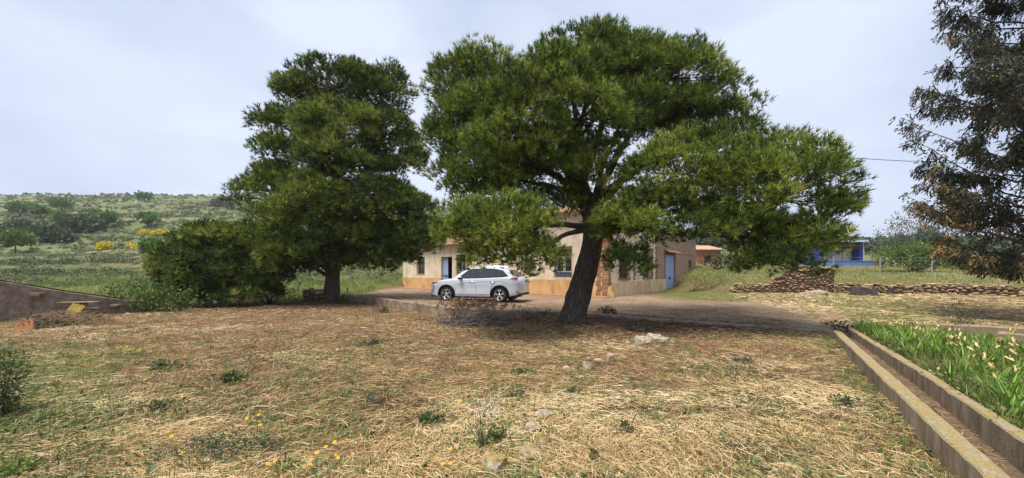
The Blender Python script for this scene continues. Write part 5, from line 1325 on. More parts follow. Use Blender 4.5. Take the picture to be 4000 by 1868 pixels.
rp = gnd(28, 1300); o = box_obj('rusty_drum_lid', -.2, .2, -.04, .04, 0, .34, M_rust, None, .02); o.location = (rp.x, rp.y + .35, gz(rp.x, rp.y) - .04); o.rotation_euler = (R(-32), R(-22), R(20)); o.name = 'rusty_panel'; tag(o, 'tilted rust orange metal panel against the sloping wall', 'panel')

def stems_heap(name, label, cat, centre, r, n, mat, L_=(.3, .8), h=.25, rad=.004, seed=0, tints=(.3, .9), flat=.4):
    "tangle of dry bent stems"
    rg = np.random.default_rng(500 + seed); V, T, ti = [], [], []
    for i in range(n):
        a = rg.random() * 6.283; q = math.sqrt(rg.random()); p = np.array((math.cos(a) * q * r[0], math.sin(a) * q * r[1], h * (1 - q * q) * rg.random()))
        d = np.array((rg.normal(), rg.normal(), rg.normal() * flat)); d /= np.linalg.norm(d); ln = rg.uniform(*L_); bend = rg.normal(0, .25, 3) * ln; bend[2] = abs(bend[2]) * .5
        pts = [p - d * ln / 2, p - d * ln / 6 + bend * .6, p + d * ln / 6 + bend * .6, p + d * ln / 2]; pts = [np.array((u[0], u[1], max(u[2], .01))) for u in pts]
        s = np.cross(d, (0, 0, 1.0)); s = s / (np.linalg.norm(s) + 1e-6) * rad * rg.uniform(.6, 1.6); u = np.cross(d, s); b = len(V)
        for k, p_ in enumerate(pts):
            w = 1 - .25 * k; V += [p_ + s * w, p_ - s * .5 * w + u * .87 * w, p_ - s * .5 * w - u * .87 * w]
        for k in range(3):
            for j in range(3): j2 = (j + 1) % 3; q_ = b + k * 3; T += [(q_ + j, q_ + j2, q_ + 3 + j2), (q_ + j, q_ + 3 + j2, q_ + 3 + j)]
        ti += [rg.uniform(*tints)] * 12
    root = empty(name, centre); tag(root, label, cat); link('stems', np_mesh('stems', V, T, mat, ti), root)
    return root
M_dead = leafmat('dead_twigs', [(.06, .048, .042), (.16, .135, .125), (.33, .29, .27)], trans=0, rough=.9)
M_dryweed = leafmat('dry_weed', [(.12, .07, .04), (.28, .18, .10), (.46, .33, .19)], trans=.1)
p = gnd(245, 1268); p.z = gz(p.x, p.y); stems_heap('dry_weed_heap', 'heap of pale dry weed stems below the sloping wall', 'weeds', p, (1.1, .5), 600, M_dryweed, (.3, 1.0), .38, .006, 1, (.3, 1))
p = gnd(1862, 1270); p.z = gz(p.x, p.y)
bp = stems_heap('brush_pile', 'tangled pile of grey dead branches in front of the kerb', 'brush pile', p, (1.15, .55), 520, M_dead, (.3, 1.0), .50, .008, 2, (0, 1), .5)
cc = rng.normal(0, 1, (260, 3)) * np.array((.55, .16, .10)) + np.array((-.28, .38, .58)); V, T, ti = scatter([needle_tuft(16, .16, .006) for _ in range(4)], cc, unit(rng.normal(0, 1, (260, 3))), rng.uniform(.7, 1.2, 260), np.clip(rng.normal(.6, .2, 260), 0, 1)); link('dead_foliage', np_mesh('dead_foliage', V, T, M_dryweed, ti), bp)
for i, (px, py, r0, r1, n, lab) in enumerate(((1650, 1252, .5, .25, 130, 'small tuft of brown dry weeds left of the brush pile'), (2040, 1300, .35, .3, 120, 'russet dry weed clump right of the brush pile'), (1990, 1262, .5, .3, 130, 'brown dry grass clump between the brush pile and the trunk'))):
    p = gnd(px, py); p.z = gz(p.x, p.y); stems_heap('dry_weed_clump', lab, 'weeds', p, (r0, r1), n, M_dryweed, (.15, .5), .3, .004, 10 + i, (.1, .8), 1.2)

# ---------------------------------------------------------------- stumps and rocks
M_char = pmat('charred_wood', [(.018, .015, .014), (.05, .042, .038), (.13, .115, .105)], 5, bmp=.8, bscale=12)
M_lime = pmat('limestone', [(.17, .13, .095), (.33, .275, .21), (.50, .45, .38)], 14, bmp=.6, bscale=18, pos=[.3, .5, .7])
M_limel = pmat('lichened_limestone', [(.16, .11, .025), (.30, .225, .075), (.32, .265, .19), (.50, .46, .40)], 16, bmp=.7, bscale=24, pos=[.3, .44, .55, .7])
M_pink = pmat('pink_stone', [(.30, .19, .14), (.45, .31, .24), (.54, .42, .35)], 6, bmp=.5)
for i, (px, py, Y, r, lab) in enumerate(((3352, 1158, 20.6, (.34, .32, .22), 'charred split tree stump in front of the stone wall'), (3400, 1160, 20.4, (.36, .3, .2), 'black tree stump leaning beside the split stump'), (3478, 1150, 20.8, (.17, .17, .2), 'small grey stump before the low stone wall'))):
    x_ = (px - 2000) / F * Y; bm = bmesh.new(); n = 18
    rings = []
    for j, (zz, k) in enumerate(((-.1, 1.25), (.25, 1.0), (.6, .82), (.95, .6), (.7, .25))):
        rings.append([bm.verts.new((r[0] * k * (1 + .3 * mnoise.noise(Vector((math.cos(t) * 1.5, math.sin(t) * 1.5, i * 5 + zz)))) * math.cos(t), r[1] * k * (1 + .3 * mnoise.noise(Vector((math.cos(t) * 1.5, math.sin(t) * 1.5, i * 9 + zz)))) * math.sin(t), r[2] * 2 * zz * (1 + .6 * mnoise.noise(Vector((math.cos(t) * 1.6, math.sin(t) * 1.6, i + 2)))))) for t in [2 * math.pi * q / n for q in range(n)]])
    for j in range(len(rings) - 1):
        for q in range(n): bm.faces.new((rings[j][q], rings[j][(q + 1) % n], rings[j + 1][(q + 1) % n], rings[j + 1][q]))
    bm.faces.new(rings[-1]); me = bpy.data.meshes.new('tree_stump'); bm.to_mesh(me); bm.free(); me.materials.append(M_char)
    o = link('tree_stump', me); o.location = (x_, Y, gz(x_, Y)); o.rotation_euler = (R(8 * (i - 1)), R(10 - 9 * i), i); tag(o, lab, 'stump', 'stumps by the stone wall')
rocks = [(2523, 1345, 42, 24, M_lime, 'white limestone block standing in the rock pile right of the trunk'), (2566, 1326, 38, 16, M_lime, 'grey rock at the back of the white rock pile'), (2600, 1334, 34, 12, M_lime, 'flat stone at the right end of the white rock pile'), (2548, 1320, 24, 14, M_pink, 'small stone topping the white rock pile'),
         (2386, 1410, 22, 22, M_pink, 'upright pinkish stone in the line of stones'), (2338, 1416, 22, 12, M_pink, 'low pinkish stone beside the upright one'), (2300, 1440, 32, 18, M_lime, 'pale stone half buried mid way along the stone line'), (2215, 1452, 20, 18, M_pink, 'pointed pinkish stone left of the stone line'), (2165, 1450, 14, 14, M_pink, 'small pink stone at the far left of the stone line'), (2272, 1478, 20, 9, M_lime, 'flat grey stone below the stone line'),
         (2140, 1632, 52, 16, M_lime, 'flat whitish rock in the straw'), (2080, 1690, 46, 22, M_lime, 'broken pale rock above the lichened rocks'), (2125, 1752, 46, 44, M_limel, 'tall rock patched with ochre lichen'), (2062, 1800, 72, 34, M_limel, 'long white rock with ochre lichen near the bottom edge'), (1925, 1850, 84, 44, M_limel, 'big lichened rock cut by the bottom edge'), (2405, 1695, 16, 10, M_pink, 'small reddish stone on the gravel'),
         (1632, 1738, 18, 14, M_pink, 'orange brown stone lying in the straw'), (2450, 1490, 14, 8, M_lime, 'little white stone beside the straw swathe'), (2710, 1492, 16, 7, M_lime, 'flat white stone on the bare soil to the right'),
         (3195, 1160, 62, 22, M_lime, 'broad pale rock at the foot of the tall stone wall'), (3120, 1150, 30, 14, M_lime, 'small pale rock left of the broad one at the wall'), (2905, 1168, 34, 8, M_lime, 'flat pale stone in the grass before the slumped wall'), (2660, 1112, 34, 20, M_guard, 'mossy stone at the verge right of the blue door')]
for i, (px, py, w, h, mt, lab) in enumerate(rocks):
    p = gnd(px, py, 0)
    for _ in range(4): p = gnd(px, py, gz(p.x, p.y))
    k = p.y / F; o = link('rock', rock_mesh('rock', (w * k * .8, max(w, h) * k * .62, h * k * 1.05), mt, 60 + i * 2.3, 3, .26, 7)); o.location = (p.x, p.y + max(w, h) * k * .4, p.z + h * k * .32); o.rotation_euler = (0, 0, i * 1.3); o.scale = (1, 1, 1)
    tag(o, lab, 'rock', 'rocks lying in the field')

# ---------------------------------------------------------------- blue bungalow, fence, far things on the right
M_bwall = pmat('cobalt_wall', [(.045, .07, .30), (.065, .10, .40)], 2, bmp=.1); M_bpale = pmat('pale_blue_wall', [(.11, .19, .46), (.17, .27, .56)], 2, bmp=.2)
M_roll = pmat('white_shutter', [(.62, .60, .55), (.72, .70, .66)], 3, rough=.6, bmp=.05); M_galv = pmat('galvanised_steel', [(.26, .28, .30), (.40, .42, .44)], 9, rough=.5, bmp=.1, metal=.3)
BY = 45.0; zb = gz(40, 44) - .1
bh = empty('bungalow', (39.5, BY, zb + .55)); tag(bh, 'cobalt blue bungalow with white flat roof and roller shutters beyond the bank', 'house')
box_obj('wall', -3.4, 3.2, .9, 7, -.8, 2.55, M_bwall, bh); box_obj('wall', 2.75, 3.2, 0, .896, 0, 2.55, M_bwall, bh); box_obj('wall', -3.4, -2.0, .0, .896, 0, 2.5, M_bwall, bh); box_obj('corner_trim', 3.203, 3.33, -.02, .3, 0, 2.55, M_white, bh)
box_obj('roof', -3.8, 3.6, -.35, 7.3, 2.56, 2.80, M_white, bh); box_obj('beam', -2.0, 2.745, .0, .3, 1.75, 2.0, M_lintel, bh); box_obj('awning', -2.2, 2.9, -.5, .29, 2.02, 2.12, M_shut, bh)
for k, x_ in enumerate((-1.9, .35)):
    s_ = empty('roller_shutter'); s_.parent = bh
    for j in range(9): box_obj('slat', x_, x_ + 2.2, .84 - .01 * (j % 2), .89, .02 + j * .19, .2 + j * .19, M_roll, s_)
box_obj('chimney', 1.3, 2.0, 3, 3.6, 2.8, 3.35, M_shut, bh); m = MB(); m.tube([(.4, -.3, 0), (.4, -.3, 2.0)], [.05, .05], 6); m.build('post', M_shut, bh); m = MB(); m.tube([(-2, -.6, 1.0), (.4, -.6, 1.0)], [.03, .03], 5); m.build('railing', M_iron, bh)
gw = empty('garden_wall', (38.5, BY - 3, gz(38.5, BY - 3) - .3)); tag(gw, 'pale blue garden wall in front of the cobalt bungalow', 'wall'); box_obj('wall', -3.8, 2.6, -.12, .12, 0, .95, M_bpale, gw); box_obj('coping', -3.85, 2.65, -.16, .16, .953, 1.0, M_bpale, gw)
rb = box_obj('red_box', 0, .85, -.3, .3, 0, .75, pmat('red_plastic', [(.34, .06, .07), (.45, .09, .10)], 3, bmp=.1), None, .03); rb.location = (41.15, BY - 3, gz(41.5, BY - 3) - .05); tag(rb, 'red box at the end of the pale blue garden wall', 'box')
pl = empty('potted_yucca', (39.1, BY - 2.2, gz(39.1, BY - 2.2))); tag(pl, 'spindly potted yucca on the bungalow terrace', 'plant')
m = MB(); m.tube([(0, 0, 0), (0, 0, .4)], [.2, .26], 10); m.build('pot', M_shut, pl); m = MB(); m.tube([(0, 0, .4), (.1, 0, 1.2), (0, 0, 1.7)], [.04, .03, .03], 5); m.tube([(.05, 0, .8), (-.3, 0, 1.3)], [.03, .02], 5); m.build('stem', M_twig, pl)
cc = np.array([(0, 0, 1.75)] * 5 + [(-.3, 0, 1.35)] * 4); V, T, ti = scatter([blade_proto(14, .55, .02, .03, 1.6) for _ in range(2)], cc, np.tile((0, 0, 1.0), (9, 1)) + rng.normal(0, .3, (9, 3)), np.ones(9), rng.uniform(.5, .9, 9)); link('leaves', np_mesh('leaves', V, T, M_meadow, ti), pl)
# steel fence on the bank
fe = empty('wire_fence', (26.5, 27, gz(26.5, 27))); tag(fe, 'sagging wire fence on steel posts along the top of the bank', 'fence')
fp = []
for px, Y in ((3035, 28), (3255, 27.5), (3437, 27), (3640, 26.6), (3850, 26.2), (4060, 26)):
    x_ = (px - 2000) / F * Y; z_ = gz(x_, Y); m = MB(); q = Vector((x_, Y, z_)) - fe.location; m.tube([q - Vector((0, 0, .2)), q + Vector((.02, 0, 1.42))], [.04, .04], 8); m.build('post', M_galv, fe); fp.append(q)
for h in (.25, .7, 1.15, 1.38):
    m = MB()
    for i in range(len(fp) - 1): a, c_ = fp[i] + Vector((0, 0, h)), fp[i + 1] + Vector((0, 0, h)); m.tube([a, a.lerp(c_, .5) - Vector((0, 0, .04)), c_], [.006] * 3, 3, cap=False)
    m.build('wire', M_galv, fe)
# overhead cable
ca_, cb_ = at(3180, 606, 40), at(4300, 642, 34); m = MB(); m.tube([ca_.lerp(cb_, k / 12) - Vector((0, 0, .35 * math.sin(math.pi * k / 12))) - ca_ for k in range(13)] , [.03] * 13, 5)
ca2 = at(2500, 600, 44); cbl = empty('overhead_cable', ca_); tag(cbl, 'black overhead cable crossing the sky to the cypress', 'cable'); m.build('cable', M_black, cbl)

M_feather = leafmat('feathery_leaves', [(.06, .08, .05), (.11, .14, .085), (.19, .21, .12)], trans=.2)
leafy_px('shrub', 'bright green broad shrub behind the wire fence', 'shrub', 3560, 1045, 31, [(3480, 1000, 60, 38), (3560, 985, 70, 42), (3640, 990, 65, 40), (3700, 1010, 50, 30), (3600, 1020, 100, 28)], M_brleaf, leaf=(.22, .05), nl=18, sub=.38, dens=1.2, tr_r=.05, seed=70, tint=.62)
leafy_px('tree', 'grey green feathery tree behind the bright shrub', 'tree', 3580, 1020, 39, [(3570, 930, 75, 50), (3620, 945, 60, 50), (3510, 960, 50, 40), (3640, 900, 30, 22)], M_feather, leaf=(.5, .03), nl=22, sub=.5, dens=1.0, trunk_h=1.0, tr_r=.12, seed=71)
leafy_px('tree', 'loose open tree against the sky left of the feathery tree', 'tree', 3480, 1010, 44, [(3450, 920, 45, 38), (3490, 880, 34, 34), (3530, 860, 30, 26), (3420, 950, 40, 30)], M_grey, leaf=(.25, .09), nl=10, sub=.6, dens=.55, trunk_h=1.6, tr_r=.1, seed=72)
leafy_px('tree', 'dark evergreen tree between the feathery tree and the cypress', 'tree', 3750, 1040, 35, [(3750, 960, 55, 60), (3720, 1000, 60, 40), (3800, 990, 60, 60), (3860, 1000, 70, 50)], M_oak, leaf=(.22, .08), nl=16, sub=.45, dens=1.1, trunk_h=.6, tr_r=.1, seed=73)
leafy_px('shrub', 'grey leafed shrub at the house end of the bank', 'shrub', 2790, 1045, 33, [(2770, 1020, 40, 26), (2830, 1015, 50, 30), (2890, 1020, 50, 24)], M_dkleaf, leaf=(.18, .05), nl=16, sub=.35, dens=1.0, tr_r=.04, seed=74, tint=.5)
leafy_px('shrub', 'yellow green clump at the foot of the bank near the house', 'shrub', 2700, 1120, 25, [(2690, 1095, 40, 22), (2740, 1085, 50, 26), (2790, 1095, 45, 20)], M_meadow, leaf=(.18, .02), nl=22, sub=.3, dens=1.0, tr_r=.02, seed=75, tint=.6)
leafy_px('shrub', 'dark spindly young shrub in the iris bed', 'shrub', 3745, 1290, 9.6, [(3735, 1235, 26, 36), (3775, 1250, 36, 26), (3810, 1225, 22, 26), (3720, 1205, 18, 24)], M_dkleaf, leaf=(.05, .010), nl=14, sub=.10, dens=.55, tr_r=.014, seed=76, tint=.5, stems=4)
bs = empty('brick_shed', (at(2765, 1000, 46).x, 46, gz(23.5, 46) - 1.0)); tag(bs, 'small red brick shed glimpsed beyond the end of the farmhouse', 'shed')
box_obj('wall', -1.6, 1.6, 0, 3, 0, 2.6, pmat('red_brickwork', [(.26, .10, .06), (.40, .18, .11)], 6, bmp=.3), bs); m = MB(); m.add([(-1.9, -.3, 2.6), (1.9, -.3, 2.6), (1.9, 3.3, 3.3), (-1.9, 3.3, 3.3), (-1.9, -.3, 2.7), (1.9, -.3, 2.7), (1.9, 3.3, 3.4), (-1.9, 3.3, 3.4)], [(0, 3, 2, 1), (4, 5, 6, 7), (0, 1, 5, 4), (1, 2, 6, 5), (2, 3, 7, 6), (3, 0, 4, 7)]); m.build('roof', M_tile, bs); box_obj('window', -.4, .4, -.02, .02, 1.1, 1.9, M_dark, bs)
# far wood on the ridge to the right
n = 420; px_ = rng.uniform(2650, 4300, n); Yv = rng.uniform(100, 175, n); xv = (px_ - 2000) / F * Yv; C = np.stack([xv, Yv, g(xv, Yv) + 1.2], 1)
V, T, ti = scatter([bush_proto(150, 2.6, 3.4, .55) for _ in range(5)], C, np.tile((0, 0, 1.0), (n, 1)) + rng.normal(0, .06, (n, 3)), rng.uniform(.7, 1.25, n), np.clip(rng.normal(.45, .18, n), 0, 1))
tag(link('far_wood', np_mesh('far_wood', V, T, leafmat('far_wood_leaves', [(.035, .05, .03), (.06, .085, .045), (.10, .13, .07)], trans=.1), ti)), 'far dark wood along the low ridge at the right', 'wood', kind='stuff')
n = 26; px_ = np.concatenate([rng.uniform(1580, 1720, 16), rng.uniform(840, 900, 10)]); Yv = np.array([hill_spot(p_, 800 + rng.uniform(-6, 22)) for p_ in px_]); xv = (px_ - 2000) / F * Yv
V, T, ti = scatter([bush_proto(160, 2.2, 3.2, .5) for _ in range(4)], np.stack([xv, Yv, g(xv, Yv) + .6], 1), np.tile((0, 0, 1.0), (n, 1)) + rng.normal(0, .06, (n, 3)), rng.uniform(.6, 1.2, n), rng.uniform(.3, .7, n))
tag(link('ridge_wood', np_mesh('ridge_wood', V, T, MATS['far_wood_leaves'], ti)), 'small far pines on the hill between the two big pines', 'wood', kind='stuff')
# white marker and stake
Ym = hill_spot(532, 798); xm = (532 - 2000) / F * Ym; o = box_obj('marker_post', -.25, .25, -.25, .25, 0, 2.2, M_white, None, .05); o.location = (xm, Ym, gz(xm, Ym)); tag(o, 'white marker post near the top of the hill', 'post')
sx1 = at(1357, 1138, 24); m = MB(); m.tube([(0, 0, -.1), (.01, 0, .42)], [.05, .045], 7); o = m.build('wooden_stake', M_lintel); o.location = (sx1.x, sx1.y, gz(sx1.x, sx1.y)); tag(o, 'short wooden stake at the back edge of the yard', 'stake')

# pale daisies flowering along the bank
xx = np.concatenate([rng.uniform(18, 40, 2600), rng.uniform(12, 18, 500)]); yy_ = np.concatenate([22.6 + 3.5 * rng.random(2600) ** 1.5, rng.uniform(22.8, 26, 500)])
keep = (fbm(xx * .5 + 8, yy_ * .8, 3) > .47) & (xx / yy_ < 1.55); xx, yy_ = xx[keep], yy_[keep]; n = len(xx)
V, T, ti = scatter([peb_proto() for _ in range(3)], np.stack([xx, yy_, g(xx, yy_) + rng.uniform(.12, .34, n)], 1), np.tile((0, 0, 1.0), (n, 1)) + rng.normal(0, .3, (n, 3)), rng.uniform(.014, .034, n), rng.random(n))
tag(link('bank_flowers', np_mesh('bank_flowers', V, T, leafmat('pale_daisies', [(.62, .56, .16), (.72, .68, .36), (.74, .72, .62)], trans=.1), ti)), 'pale yellow wild flowers dotted along the bank', 'flowers', kind='stuff')
# ---------------------------------------------------------------- iris bed
M_iris = pmat('iris_leaf', [(.08, .15, .02), (.15, .27, .035), (.24, .36, .06)], 5, rough=.45, bmp=.0, spec=.3, rand=.35)
M_petal = pmat('wilted_petal', [(.46, .32, .11), (.62, .49, .22), (.70, .60, .34)], 14, rough=.7, bmp=.0, rand=.1)
def iris_leaf(L_, w, bend):
    m = MB(); n = 6
    for i in range(n + 1):
        f = i / n; wd = w * (1 - f ** 2.2) * (.75 + .5 * f * (1 - f)) + .0005; c = Vector((bend * f * f * L_, 0, L_ * f * (1 - .25 * bend * f)))
        m.v += [tuple(c + Vector((0, -wd, 0))), tuple(c + Vector((.004, 0, 0))), tuple(c + Vector((0, wd, 0)))]
    for i in range(n):
        for j in range(2): m.f.append((i * 3 + j, i * 3 + j + 1, i * 3 + 4 + j, i * 3 + 3 + j)); m.m.append(0)
    me = bpy.data.meshes.new('leaf'); me.from_pydata(m.v, [], m.f); me.materials.append(M_iris); me.update(); return me
ILEAF = [iris_leaf(random.uniform(.22, .46), random.uniform(.008, .0145), random.uniform(.05, .75)) for _ in range(10)]
def iris_flower():
    m = MB(); 
    for k in range(6):
        a = k * math.pi / 3 + random.uniform(-.2, .2); c_, s_ = math.cos(a), math.sin(a); dn = k % 2
        pts = [(0, 0, 0), (.03, 0, .03), (.055, 0, .0 if dn else .06), (.06, 0, -.045 if dn else .085)]; wd = [.006, .02, .026, .008]
        b = len(m.v)
        for (r_, _, z_), w_ in zip(pts, wd): m.v += [(c_ * r_ - s_ * w_, s_ * r_ + c_ * w_, z_ + random.uniform(-.006, .006)), (c_ * r_ + s_ * w_, s_ * r_ - c_ * w_, z_ + random.uniform(-.006, .006))]
        for i in range(3): m.f.append((b + 2 * i, b + 2 * i + 1, b + 2 * i + 3, b + 2 * i + 2)); m.m.append(0)
    me = bpy.data.meshes.new('flower'); me.from_pydata(m.v, [], m.f); me.materials.append(M_petal); me.update(); return me
IFLOW = [iris_flower() for _ in range(5)]
m = MB(); m.tube([(0, 0, 0), (.01, .01, .25), (0, 0, .46)], [.006, .005, .004], 5); ISTALK = m.build('stalk', M_iris); istalk_me = ISTALK.data; bpy.data.objects.remove(ISTALK)
spots = []
yedge = lambda px: np.interp(px, [3310, 3505, 3697, 3846, 4000], [1275, 1368, 1480, 1588, 1670])
while len(spots) < 98:
    px, = rng.uniform(3305, 4010, 1); e = yedge(px); lo = np.interp(px, [3300, 3450, 3900, 4010], [1262, 1264, 1300, 1330]); py = rng.uniform(lo, e - 6)
    if py > lo + 130 and rng.random() < .55 and not (px > 3860 and py > 1530): continue
    if px > 3800 and py < 1440 and rng.random() < .8: continue
    p = gnd(px, py, .2); s_, t_ = chan(p.x, p.y)
    if t_ < .66: continue
    if all((p - q).length > .16 for q in spots): spots.append(p)
for p in spots:
    near = p.y < 4.8; fl_ = rng.random() < .45
    o = empty('iris_clump', (p.x, p.y, gz(p.x, p.y) - .01), random.random() * 6.28)
    tag(o, 'iris clump with a wilted cream flower in the bed beside the channel' if fl_ else ('large sword leafed iris clump close to the channel edge' if near else 'flowerless iris clump of green sword leaves in the bed beside the channel'), 'plant', 'irises in bloom' if fl_ else ('large near irises' if near else 'irises without flowers'))
    for k in range(int(rng.integers(9, 15))):
        l = link('leaf', random.choice(ILEAF), o); l.location = (random.uniform(-.08, .08), random.uniform(-.05, .05), 0); l.rotation_euler = (random.uniform(-.25, .25), random.uniform(-.1, .35), random.random() * 6.28); sc = random.uniform(.75, 1.15); l.scale = (sc, sc, sc)
    if fl_:
        st_ = link('stalk', istalk_me, o); st_.rotation_euler = (random.uniform(-.3, .3), random.uniform(-.3, .3), 0); st_.scale = (1, 1, random.uniform(.75, 1.1))
        for k in range(int(rng.integers(1, 3))):
            f_ = link('flower', random.choice(IFLOW), st_); f_.location = (random.uniform(-.02, .02), random.uniform(-.02, .02), .47 - .13 * k); f_.rotation_euler = (random.uniform(-.6, .6), random.uniform(-.6, .6), random.random() * 6); f_.scale = (.5, .5, .6)
# grass on the bed and beyond it
n = 9000; s_ = rng.uniform(-.5, 13, n); t_ = .66 + rng.random(n) ** 1.5 * 7; xx = CH0[0] + CHD[0] * s_ + CHN[0] * t_; yy_ = CH0[1] + CHD[1] * s_ + CHN[1] * t_
keep = (xx / np.maximum(yy_, .5) < 1.6) & (yy_ > 2.3); xx, yy_ = xx[keep], yy_[keep]; n = len(xx)
V, T, ti = scatter([blade_proto(9, .2, .09, .0035, .9) for _ in range(4)] + [weed_proto(12, .13, .06, .014) for _ in range(2)], np.stack([xx, yy_, g(xx, yy_)], 1), np.tile((0, 0, 1.0), (n, 1)) + rng.normal(0, .15, (n, 3)), rng.uniform(.5, 1.5, n), np.clip(rng.normal(.36, .25, n), 0, 1))
tag(link('bed_grass', np_mesh('bed_grass', V, T, M_meadow, ti)), 'short grass between the irises and along the edging', 'grass', kind='stuff')
xx = rng.uniform(8.5, 30, 16000); yy_ = rng.uniform(9.6, 22, 16000); keep = (xx / yy_ < 1.6) & (xx > 8.5 + .35 * (yy_ - 9.6)); xx, yy_ = xx[keep], yy_[keep]
dgz = fbm(xx * .5, yy_ * .9 + 9, 3); tag(straws('mown_hay', xx, yy_, M_straw, .08, .28, .0028, np.clip(.2 + dgz * .8 + rng.normal(0, .15, len(xx)), 0, 1), .04), 'mown yellow hay on the ground below the stone wall', 'hay', kind='stuff')
# creeping ivy at the channel's far end
leafy_px('creeper', 'dark green creeper spilling over the far end of the channel', 'creeper', 3290, 1300, 9.6, [(3255, 1272, 40, 10, 10.4), (3300, 1290, 30, 12, 9.6), (3335, 1318, 26, 12, 8.9)], M_dkleaf, leaf=(.06, .025), nl=16, sub=.10, dens=1.0, tr_r=.01, seed=80, tint=.5)

# ---------------------------------------------------------------- single plants in the field
def plant_px(name, label, cat, px, py, w, h, mat, leaf, tint=.5, seed=0, nl=14, sub=None, dens=1.0):
    p = gnd(px, py, gz(*gnd(px, py)[:2])); k = p.y / F
    return leafy(name, label, cat, (p.x, p.y, p.z), [((rl[0] * w * k * 1.2, rl[1] * w * k * 1.2, h * k * rl[2] * .4), (w * k * rl[3], w * k * rl[3] * .9, h * k * .4 * rl[2])) for rl in [(0, 0, .8, .55)] + [(random.uniform(-.8, .8), random.uniform(-.7, .7), random.uniform(.4, 1.0), random.uniform(.25, .5)) for _ in range(5)]], mat, leaf=leaf, nl=max(6, nl - 5), sub=sub or w * k * .3, dens=dens * .42, tr_r=.008, seed=seed, tint=tint, stems=4)
P_ = [('mallow_plant', 'dark green broad leaved mallow in the straw', 1690, 1655, 42, 62, M_weed, (.045, .02), .2), ('weed_plant', 'fresh green plant right of the white flowered stems', 1945, 1720, 42, 75, M_weed, (.045, .012), .45), ('weed_plant', 'blue green weed with tiny white flowers above the white rock', 2022, 1560, 36, 62, M_grey, (.035, .008), .35), ('weed_plant', 'flat green clover rosette in the middle of the straw', 2045, 1460, 34, 24, M_weed, (.05, .02), .5),
      ('weed_plant', 'green weed sprouting before the stone line', 2250, 1545, 30, 44, M_weed, (.04, .01), .3), ('weed_plant', 'grey green thistle rosette on the left of the straw', 1460, 1345, 28, 22, M_grey, (.07, .014), .4), ('weed_plant', 'silvery low weed in the centre left', 1465, 1580, 42, 22, M_grey, (.05, .010), .5), ('weed_plant', 'dark green weed in the left of the field', 930, 1485, 40, 40, M_weed, (.06, .02), .3),
      ('weed_plant', 'bright green feathery plant at the bottom edge', 1085, 1862, 55, 55, M_weed, (.05, .008), .75), ('weed_plant', 'green weed at the bottom right of centre', 2310, 1800, 24, 34, M_weed, (.035, .012), .45), ('weed_plant', 'leafy weed at the corner of the gravel', 2440, 1685, 26, 40, M_weed, (.035, .012), .4), ('weed_plant', 'dusty green weed under the right lobe of the pine', 2900, 1418, 26, 26, M_grey, (.04, .012), .6),
      ('weed_plant', 'dark green tuft of grass at the foot of the leaning trunk', 2480, 1292, 70, 36, M_dkleaf, (.12, .008), .5), ('weed_plant', 'green weed growing at the channel foot', 3620, 1640, 36, 70, M_weed, (.05, .010), .25), ('weed_plant', 'green weed on the soil near the channel', 3300, 1590, 44, 40, M_weed, (.04, .01), .3), ('weed_plant', 'green weed rooted in the brush pile', 1930, 1272, 18, 44, M_brleaf, (.08, .03), .5), ('weed_plant', 'dark tall weeds behind the brush pile', 2080, 1250, 90, 42, M_dkleaf, (.12, .014), .5),
      ('weed_plant', 'olive green tuft near the left edge of the field', 640, 1440, 40, 34, M_weed, (.05, .02), .2), ('weed_plant', 'dark weed in the lower left straw', 610, 1610, 44, 44, M_weed, (.045, .012), .25), ('weed_plant', 'weed at the foot of the kerb under the left pine', 1495, 1222, 24, 30, M_dkleaf, (.09, .012), .6), ('weed_plant', 'leafy weeds at the kerb right of the leaning trunk', 2370, 1226, 30, 40, M_dkleaf, (.08, .025), .7),
      ('weed_plant', 'pale green spurge in the lower left corner', 55, 1866, 50, 120, M_brleaf, (.03, .011), 1.0), ('weed_plant', 'green weeds below the sloping wall', 150, 1285, 80, 60, M_dkleaf, (.12, .02), .7), ('weed_plant', 'green weeds under the corrugated sheet', 330, 1262, 60, 40, M_dkleaf, (.1, .02), .7)]
for i, (nm, lab, px, py, w, h, mt, lf, tn) in enumerate(P_): plant_px(nm, lab, 'plant', px, py, w, h, mt, lf, tn, 200 + i)
# the dark bush cut by the left edge
leafy_px('shrub', 'dark spiny shrub cut off by the left edge of the field', 'shrub', -25, 1640, 4.0, [(-30, 1480, 75, 110, 4.0), (-20, 1580, 60, 70, 4.0), (10, 1420, 50, 60, 4.05)], M_weed, leaf=(.06, .007), nl=34, sub=.11, dens=1.3, tr_r=.012, seed=90, tint=.25, stems=7)
# vetch patch with purple flowers
p = gnd(845, 1800); vt = leafy('vetch_patch', 'blue green vetch patch with purple flowers near the bottom left', 'plant', (p.x, p.y, gz(p.x, p.y)), [((-.22, 0, .05), (.26, .16, .08)), ((.1, .02, .06), (.26, .18, .09)), ((.32, .02, .05), (.22, .14, .07)), ((0, .2, .04), (.3, .12, .05))], M_grey, leaf=(.035, .006), nl=34, sub=.08, dens=1.2, tr_r=.004, seed=95, tint=.3)
M_purple = pmat('purple_petals', [(.20, .04, .16), (.30, .07, .26)], 9, bmp=0)
for k in range(9):
    o = link('flower', rock_mesh('flower', (.010, .008, .007), M_purple, k, 1, .2), vt); o.location = (rng.uniform(-.3, .3), rng.uniform(-.15, .1), rng.uniform(.08, .13))
